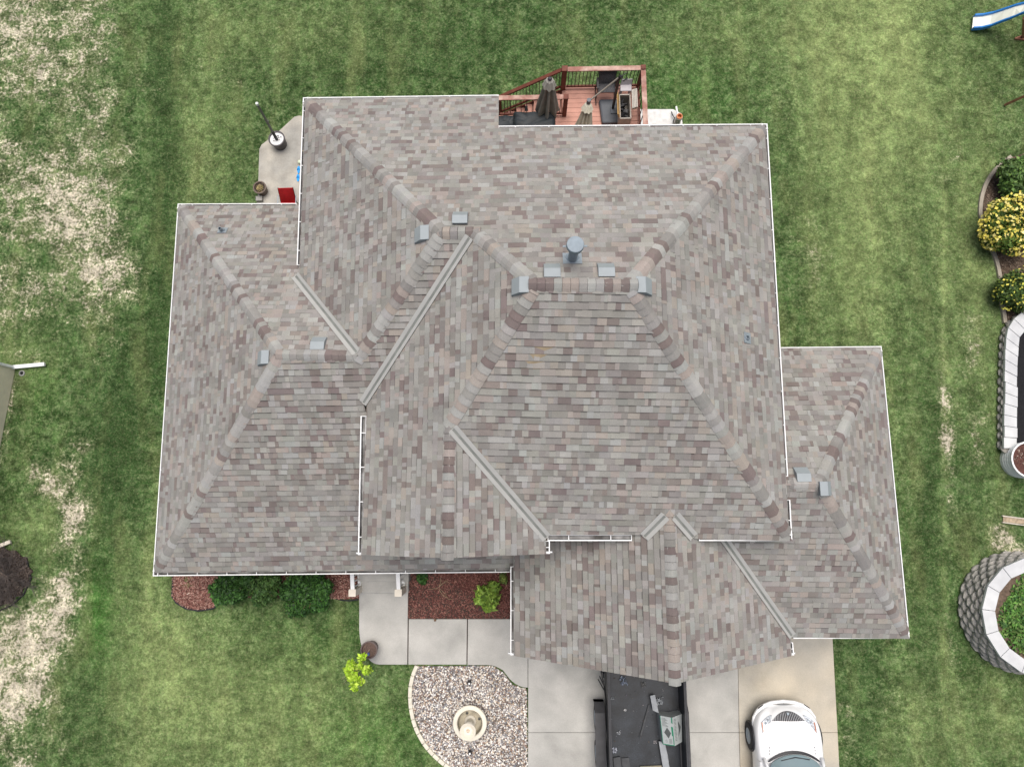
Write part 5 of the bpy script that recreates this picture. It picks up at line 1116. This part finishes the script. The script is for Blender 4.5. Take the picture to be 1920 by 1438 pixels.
# rubbish in the trailer
zf = ZF+.0
bx = thing('carton', 'white printed cardboard carton with green edges lying in the trailer', 'box', at(1262, 1375, zf))
k0, k1, k2, k3 = at(1237, 1341, ZF+.42), at(1278, 1338, ZF+.36), at(1279, 1390, ZF+.36), at(1243, 1395, ZF+.42)
m0, m1 = at(1260, 1345, ZF+.47), at(1265, 1398, ZF+.47)
M_carton = mat('white_carton', (.33, .36, .36), .8, var=.12, scale=10, bump=.1); M_green = mat('green_print', (.01, .16, .09), .7); M_pr = mat('grey_print', (.07, .08, .08), .8)
mb = MB(); top = [k0, m0, k1, k2, m1, k3]; low = [Vector((p.x, p.y, ZF+.0)) for p in top]
mb.add(top+low, [(0, 5, 4, 1), (1, 4, 3, 2)]+[(i, (i+1) % 6, (i+1) % 6+6, i+6) for i in range(6)]); mb.build('carton_body', M_carton, bx)
def on_quad(a, b, c, d, u, v, lift=.004):
    n = (b-a).cross(d-a).normalized(); n = n if n.z > 0 else -n; return a.lerp(b, u).lerp(d.lerp(c, u), v)+n*lift
def patch(mb, Q, uv, lift=.004): mb.add([on_quad(*Q, u, v, lift) for u, v in uv], [tuple(range(len(uv)))])
Q1, Q2 = (k0, m0, m1, k3), (m0, k1, k2, m1); mb = MB()
patch(mb, Q1, [(.5, .38), (.80, .56), (.55, .76), (.22, .57)])
for r_ in range(9):
    v_ = .06+r_*.034; patch(mb, Q1, [(.12, v_), (.12+.3+.1*(r_ % 3), v_), (.12+.3+.1*(r_ % 3), v_+.012), (.12, v_+.012)])
for r_ in range(5):
    v_ = .78+r_*.034; patch(mb, Q1, [(.55, v_), (.82, v_), (.82, v_+.012), (.55, v_+.012)])
for r_ in range(16):
    v_ = .08+r_*.05; patch(mb, Q2, [(.16, v_), (.16+.22, v_), (.16+.22, v_+.014), (.16, v_+.014)])
patch(mb, Q2, [(.55, .18), (.86, .45), (.55, .78), (.62, .5)], .006)
ring = [(.36+.09*math.cos(a*.5), .86+.045*math.sin(a*.5)) for a in range(13)]; ring2 = [(.36+.065*math.cos(a*.5), .86+.033*math.sin(a*.5)) for a in range(13)]
for i in range(12): patch(mb, Q1, [ring[i], ring[i+1], ring2[i+1], ring2[i]])
mb.build('print', M_pr, bx)
mb = MB(); patch(mb, Q1, [(.0, .0), (.05, .0), (.05, 1), (0, 1)], .003); patch(mb, Q1, [(.9, .0), (1, .0), (1, .22), (.9, .2)], .003); patch(mb, Q1, [(.84, .32), (1, .34), (1, .66), (.86, .66)], .003); patch(mb, Q1, [(.93, .66), (1, .66), (1, 1), (.93, 1)], .003); patch(mb, Q1, [(.05, .97), (.93, .97), (.93, 1), (.05, 1)], .003); mb.build('green_band', M_green, bx)
M_board = mat('grey_board', (.30, .32, .34), .7, var=.12); M_dkb = mat('dark_board', (.06, .063, .068), .7, var=.2)
def flat(name, pts, z, m, label, th=.025):
    P_ = [at(x, y, z) for x, y in pts]; mb = MB(); n = len(P_); a = [p+Vector((0, 0, random.uniform(0, .02))) for p in P_]; b = [p-Vector((0, 0, th)) for p in P_]
    mb.add(a+b, [tuple(range(n)), tuple(range(2*n-1, n-1, -1))]+[(i, i+n, (i+1) % n+n, (i+1) % n) for i in range(n)]); return tag(mb.build(name, m), label, 'scrap')
flat('scrap_strip', [(1219, 1304), (1228, 1302), (1235, 1336), (1224, 1331)], ZF+.16, M_board, 'short pale trim strip above the carton in the trailer')
flat('scrap_strip', [(1235, 1389), (1246, 1390), (1252, 1415), (1256, 1445), (1244, 1445)], ZF+.12, M_board, 'long pale curved strip below the carton in the trailer')
flat('scrap_board', [(1150, 1420), (1163, 1418), (1167, 1450), (1153, 1450)], ZF+.05, M_dkb, 'narrow dark grey panel at the lower left of the trailer')
flat('scrap_board', [(1165, 1421), (1179, 1420), (1184, 1450), (1169, 1450)], ZF+.04, M_dkb, 'wider dark grey panel at the lower left of the trailer')
flat('scrap_strip', [(1216, 1320), (1218, 1320), (1203, 1378), (1200, 1377)], ZF+.04, M_dkb, 'thin dark stick slanting across the trailer floor', .012)
flat('scrap_board', [(1200, 1436), (1240, 1434), (1243, 1450), (1200, 1450)], ZF+.05, mat('tan_scrap', (.25, .23, .17), .8), 'tan board at the bottom edge of the trailer view')
def crumple(px, py, s, label, seed, col=(.3, .32, .36)):
    rr = random.Random(seed); c = at(px, py, ZF+.03); mb = MB(); n = 7; g_ = [[Vector((c.x+(i/n-.5)*s*(1+rr.uniform(-.4, .4)), c.y+(j/n-.5)*s*(1+rr.uniform(-.4, .4)), ZF+.02+rr.uniform(0, s*.35))) for i in range(n+1)] for j in range(n+1)]
    vs = [p for r in g_ for p in r]; fs = [(j*(n+1)+i, j*(n+1)+i+1, (j+1)*(n+1)+i+1, (j+1)*(n+1)+i) for j in range(n) for i in range(n) if rr.random() < .62]
    mb.add(vs, fs); return tag(mb.build('crumpled_plastic', mat('plastic_%d' % seed, col, .35, spec=.6, var=.5, scale=20)), label, 'plastic scrap')
crumple(1169, 1275, .19, 'crumpled clear plastic near the front of the trailer', 1, (.16, .19, .25)); crumple(1236, 1313, .19, 'grey tangled plastic right of the short strip in the trailer', 2, (.24, .26, .28))
crumple(1160, 1373, .08, 'small white torn paper on the left of the trailer floor', 3, (.4, .42, .45)); crumple(1152, 1406, .11, 'white crumpled wrapper by the left wall of the trailer', 4, (.34, .36, .42)); crumple(1172, 1331, .06, 'tiny white scraps in the middle of the trailer floor', 5, (.5, .5, .5))
crumple(1206, 1283, .13, 'flattened brownish wrapper at the front of the trailer', 6, (.12, .12, .12)); crumple(1228, 1391, .07, 'pale torn paper left of the long strip in the trailer', 7, (.35, .33, .34)); crumple(1243, 1294, .04, 'tiny pale scrap near the right front of the trailer', 8, (.35, .35, .35))
crumple(1148, 1309, .07, 'small pale shred beside the left trailer wall', 10, (.22, .24, .26))
rr = random.Random(11); mb = MB()
for k in range(150):
    x, y = rr.uniform(xA+.1, xB-.1), rr.uniform(yB+.3, yT-.15); s_ = rr.choice((.006, .008, .012, .02)); mb.box((x, y, ZF+.006), (s_*2, s_, .006), rr.uniform(0, 3), col=jit(rr.choice(((.05, .055, .06), (.09, .09, .1), (.16, .17, .18), (.07, .06, .05))), .3))
struct(mb.build('floor_debris', M_bits), 'stuff', 'fine scattered rubbish on the trailer floor', 'debris')

# ================================================ CAR
cf = at(1475, 1318, .45); rx = at(1541, 1410, .75).x; lx = at(1417, 1410, .75).x; CX = (rx+lx)/2+.0; CYF = cf.y; HW = .853
cr = thing('parked_car', 'white rounded retro hatchback parked nose in on the beige strip', 'car', (CX, CYF-2.1, ZW))
M_carp = mat('white_car_paint', (.84, .85, .86), .22, var=.01, coat=.6, spec=.5); M_wsh = mat('windshield_tint', (.20, .27, .29), .06, spec=.9, var=.06, scale=2); M_trim = mat('black_trim', (.02, .02, .024), .5)
z0 = ZW
# stations from the nose: s, half width of side, hood half width, hood height, shoulder height
ST = [(0.00, .34, .22, .52, .46), (.05, .50, .30, .63, .53), (.12, .63, .38, .71, .60), (.22, .73, .44, .77, .66), (.36, .80, .50, .83, .72), (.52, .84, .55, .875, .77), (.72, .855, .58, .91, .80), (.90, .855, .61, .94, .83), (1.06, .847, .63, .965, .86), (1.24, .84, .64, .99, .88)]
def bh(x, s_, lift=0.):          # point on the nose surface
    c = [np.interp(s_, [q[0] for q in ST], [q[i] for q in ST]) for i in range(1, 5)]; hw, hh, zt, zs = c; ax = abs(x)
    z = np.interp(ax, [0, hh*.5, hh*.86, hh, (hw+hh)/2, hw*.9, hw*.955, hw*.985], [zt+.03, zt+.021, zt-.01, zs+(zt-zs)*.45, zs+.02, zs+.015, zs-.03, zs-.12])
    return Vector((CX+x, CYF-s_, z0+float(z)+lift))
def section(s, hw, hh, zt, zs):
    y = CYF-s; crown = .03
    pts = [(-hw*.93, .22), (-hw, .35), (-hw, .50), (-hw*.985, zs-.12), (-hw*.955, zs-.03), (-hw*.90, zs+.015), (-(hw+hh)/2, zs+.02), (-hh, zs+(zt-zs)*.45), (-hh*.86, zt-.01), (-hh*.5, zt+crown*.7), (0, zt+crown)]
    full = pts+[(-x, z) for x, z in pts[-2::-1]]
    return [Vector((CX+x, y, z0+z)) for x, z in full]
def loft(mb, secs, close=False):
    n = len(secs[0]); vs = [p for s_ in secs for p in s_]
    mb.add(vs, [(i*n+k, (i+1)*n+k, (i+1)*n+k+1, i*n+k+1) for i in range(len(secs)-1) for k in range(n-1)])
    return n
mb = MB(); secs = [section(*s_) for s_ in ST]; loft(mb, secs); fr = secs[0]; n = len(fr)
mb.add(fr, [tuple(range(n))])
# sides and rear body behind the cowl
RS = [(1.24, .84, .88, .84), (1.9, .852, .90, .79), (2.6, .855, .92, .79), (3.4, .853, .94, .78), (3.9, .82, .92, .74), (4.2, .70, .85, .60), (4.28, .5, .7, .45)]
secs = []
for s_, hw, zs, sw_ in RS:
    y = CYF-s_; L_ = [(-hw*.93, .22), (-hw, .35), (-hw, .5), (-hw*.99, zs-.1), (-hw*.96, zs), (-sw_*.96, zs+.03)]; secs.append([Vector((CX+x, y, z0+z)) for x, z in L_+[(-x, z) for x, z in L_[::-1]]])
loft(mb, secs)
body = mb.build('body', M_carp, cr, smooth=True)
md = body.modifiers.new('sub', 'SUBSURF'); md.levels = 2; md.render_levels = 2
# greenhouse: windshield, pillars, roof
def V3(x, s_, z): return Vector((CX+x, CYF-s_, z0+z))
def sheet(rows, name, m, parent=cr, th=.0, sub=2):
    mb = MB(); n = len(rows[0]); mb.add([p for r in rows for p in r], [(i*n+k, (i+1)*n+k, (i+1)*n+k+1, i*n+k+1) for i in range(len(rows)-1) for k in range(n-1)]); o = mb.build(name, m, parent, smooth=True)
    s_ = o.modifiers.new('solid', 'SOLIDIFY'); s_.thickness = .012
    if sub: q = o.modifiers.new('sub', 'SUBSURF'); q.levels = sub; q.render_levels = sub
    return o
def arc_row(hw, s_mid, s_side, z_mid, z_side, n=8):
    out = []
    for k in range(n+1): u = k/n*2-1; out.append(V3(u*hw, s_mid+(s_side-s_mid)*abs(u)**2.2, z_mid+(z_side-z_mid)*abs(u)**2.5))
    return out
sheet([arc_row(0.66, 0.93, 1.18, 1.04, 1), arc_row(0.655, 1, 1.24, 1.06, 1.01)], 'cowl', M_trim)
sheet([arc_row(0.645, 0.99, 1.25, 1.07, 1.03), arc_row(0.62, 1.28, 1.48, 1.25, 1.2), arc_row(0.57, 1.58, 1.72, 1.44, 1.39)], 'windshield', M_wsh)
sheet([arc_row(0.6, 1.56, 1.68, 1.46, 1.4), arc_row(0.62, 1.86, 1.91, 1.53, 1.46), arc_row(0.62, 2.56, 2.56, 1.57, 1.5), arc_row(0.6, 3.26, 3.26, 1.52, 1.45), arc_row(0.56, 3.61, 3.56, 1.42, 1.36), arc_row(0.58, 3.76, 3.66, 1, 0.95)], 'roof', M_carp)
for s_ in (-1, 1):
    mb = MB(); pts = [V3(s_*.72, 1.14, .96), V3(s_*.685, 1.34, 1.12), V3(s_*.62, 1.7, 1.41), V3(s_*.63, 1.86, 1.46)]; mb.tube(pts, [.05, .04, .04, .04], 10); mb.build('pillar', M_carp, cr, smooth=True)
    mb = MB(); a = [V3(s_*.79, 1.36, .965), V3(s_*.80, 3.26, .975), V3(s_*.655, 3.16, 1.42), V3(s_*.655, 1.91, 1.43)]; mb.add(a, [(0, 1, 2, 3)]); o = mb.build('side_window', M_glass, cr); q = o.modifiers.new('solid', 'SOLIDIFY'); q.thickness = .01
    mb = MB(); mb.box(V3(s_*.94, 1.58, 1.02), (.17, .12, .13)); mb.build('mirror', M_carp, cr, bevel=.03)
    # headlight
    mb = MB(); nn_ = 8; rows_ = []
    for j in range(4):
        rows_.append([bh(s_*(.42+.26*(i/nn_)+.05*(j/3-.5)*(1-i/nn_)), .19+.17*(i/nn_)**1.4+.135*(j/3)*(1-.15*i/nn_)+.12*(i/nn_)*(j/3), .014) for i in range(nn_+1)])
    mb.add([p for r in rows_ for p in r], [(i*(nn_+1)+k, i*(nn_+1)+k+1, (i+1)*(nn_+1)+k+1, (i+1)*(nn_+1)+k) for i in range(3) for k in range(nn_)])
    o = mb.build('headlight', mat('headlight_glass', (.55, .58, .62), .08, var=.55, scale=22, spec=.9, detail=8), cr, smooth=True)
    mb = MB(); mb.tube([rows_[0][i]+Vector((0, 0, .004)) for i in range(nn_+1)]+[rows_[j][nn_]+Vector((0, 0, .004)) for j in (1, 2, 3)], .008, 6); mb.build('bezel', MATS['galvanised_metal'], o)
    mb = MB(); mb.add([rows_[j][i]+Vector((0, 0, .004)) for j in (0, 1, 2, 3) for i in (7, 8)], [(0, 1, 3, 2), (2, 3, 5, 4), (4, 5, 7, 6)]); mb.build('turn_signal', mat('amber', (.45, .16, .07), .3), o)
    for q_ in ((.50, .31), (.57, .37)):
        mb = MB(); c_ = bh(s_*q_[0], q_[1], .02); mb.lathe(c_, [(.035, 0), (.03, .006), (.012, .002), (0, .002)], 14); mb.build('lamp', MATS['galvanised_metal'], o)
    for sw_ in (.80, 3.42):
        w_ = wheel(cr, V3(s_*.80, sw_, .31), .32, .2, MATS['galvanised_metal'])
    mb = MB(); mb.lathe(V3(s_*.845, .80, .31), [(.33, -.02*s_), (.375, 0), (.365, .03*s_), (.33, .02*s_)], 28, axis=Matrix.Rotation(math.pi/2, 3, 'Y')); mb.build('wheel_arch', M_trim, cr)
    mb = MB()
    for k in range(3): mb.box(bh(s_*(.56+.008*k), .90+.07*k, .004), (.012, .03, .012))
    mb.build('hood_bump', M_trim, cr)
# grille with slats
gv = []; mb = MB()
def gp(u, v):                # v 0 nose edge of the arch, 1 hood edge
    x = u*(.37+.05*v); sf = .09+.17*abs(u)**2.2; return bh(x, sf+(.30-sf)*v, .012)
ng = 16; mb = MB()
rows = [[gp(-1+2*k/ng, v) for k in range(ng+1)] for v in (0, .5, 1.0)]
mb.add([p for r in rows for p in r], [(i*(ng+1)+k, (i+1)*(ng+1)+k, (i+1)*(ng+1)+k+1, i*(ng+1)+k+1) for i in range(2) for k in range(ng)]); o = mb.build('grille', M_trim, cr)
for k in range(18):
    u = -1+2*(k+.5)/18; mb = MB(); mb.beam(gp(u, .05)+Vector((0, 0, .008)), gp(u, 1.0)+Vector((0, 0, .010)), .008, .012); mb.build('slat', mat('grille_slat', (.6, .6, .62), .4), o)
mb = MB(); mb.lathe(gp(0, .22)+Vector((0, 0, .012)), [(.035, 0), (.035, .015), (.02, .025), (0, .026)], 18); mb.build('badge', M_galv, o)
mb = MB(); mb.box(V3(0, -.015, .46), (.31, .015, .11), R=Matrix.Rotation(-.3, 3, 'X')); mb.build('licence_plate', mat('plate_grey', (.35, .36, .36), .5, var=.3, scale=30), cr)
mb = MB(); P_ = [section(s_[0]-.035, s_[1]+.035, s_[2], s_[3], s_[4]) for s_ in ST[:6]]
vs = []
for sgn in (-1, 1): pass
pp = [V3(-.80, .50, .47), V3(-.77, .30, .47), V3(-.66, .14, .47), V3(-.5, .02, .47), V3(-.3, -.05, .47), V3(0, -.08, .47)]; pp += [Vector((2*CX-p.x, p.y, p.z)) for p in pp[-2::-1]]; mb = MB(); mb.tube(pp, .045, 10); mb.build('bumper', M_carp, cr, smooth=True)
for s_ in (-1, 1): mb = MB(); mb.tube([V3(s_*.66, .085, .50), V3(s_*.52, -.01, .50)], .012, 6); mb.build('bumper_insert', M_trim, cr)
mb = MB(); mb.tube([V3(-.35, 1.14, 1.11), V3(0, 1.06, 1.125), V3(.35, 1.12, 1.11)], .012, 6); mb.build('wiper', M_trim, cr)

# ================================================ GRASS BLADES
NB = 420000
bx_, by_ = rng.uniform(-17, 17, NB), rng.uniform(-8.6, 16.6, NB); X, Y = to_px(bx_, by_)
ok = (X > -30) & (X < 1950) & (Y > -30) & (Y < 1468)
ok &= ~((bx_ > LWB.x+.3) & (bx_ < RWF.x-.4) & (by_ > -1.6) & (by_ < 3.2)) & ~((bx_ > -4.8) & (bx_ < 5.2) & (by_ > -3) & (by_ < 8.6))
for P_ in NOGRASS: ok &= ~inside(P_, bx_, by_)
zb, zd, zy, zl = zones(bx_, by_); ok &= rng.random(NB) > zb*.75
bx_, by_ = bx_[ok], by_[ok]; n = len(bx_); zb, zd, zy, zl = [q[ok] for q in (zb, zd, zy, zl)]
a = rng.uniform(0, 6.28, n); hgt = rng.uniform(.012, .032, n); w_ = rng.uniform(.004, .008, n); lean = rng.uniform(.01, .035, n)
ux, uy = np.cos(a), np.sin(a); z_ = (vnoise(bx_, by_, 2.2, 11)-.5)*.03
V = np.stack([np.stack([bx_-uy*w_, by_+ux*w_, z_-.005], -1), np.stack([bx_+uy*w_, by_-ux*w_, z_-.005], -1), np.stack([bx_+ux*lean, by_+uy*lean, z_+hgt], -1)], 1).reshape(-1, 3)
gb = big('grass', V, np.arange(3*n).reshape(n, 3), None, M_lawn); struct(gb, 'stuff', 'short mown grass blades over the whole lawn', 'grass')
set_zone(gb, [np.repeat(q, 3) for q in (zb*.4, zd, zy, zl)])
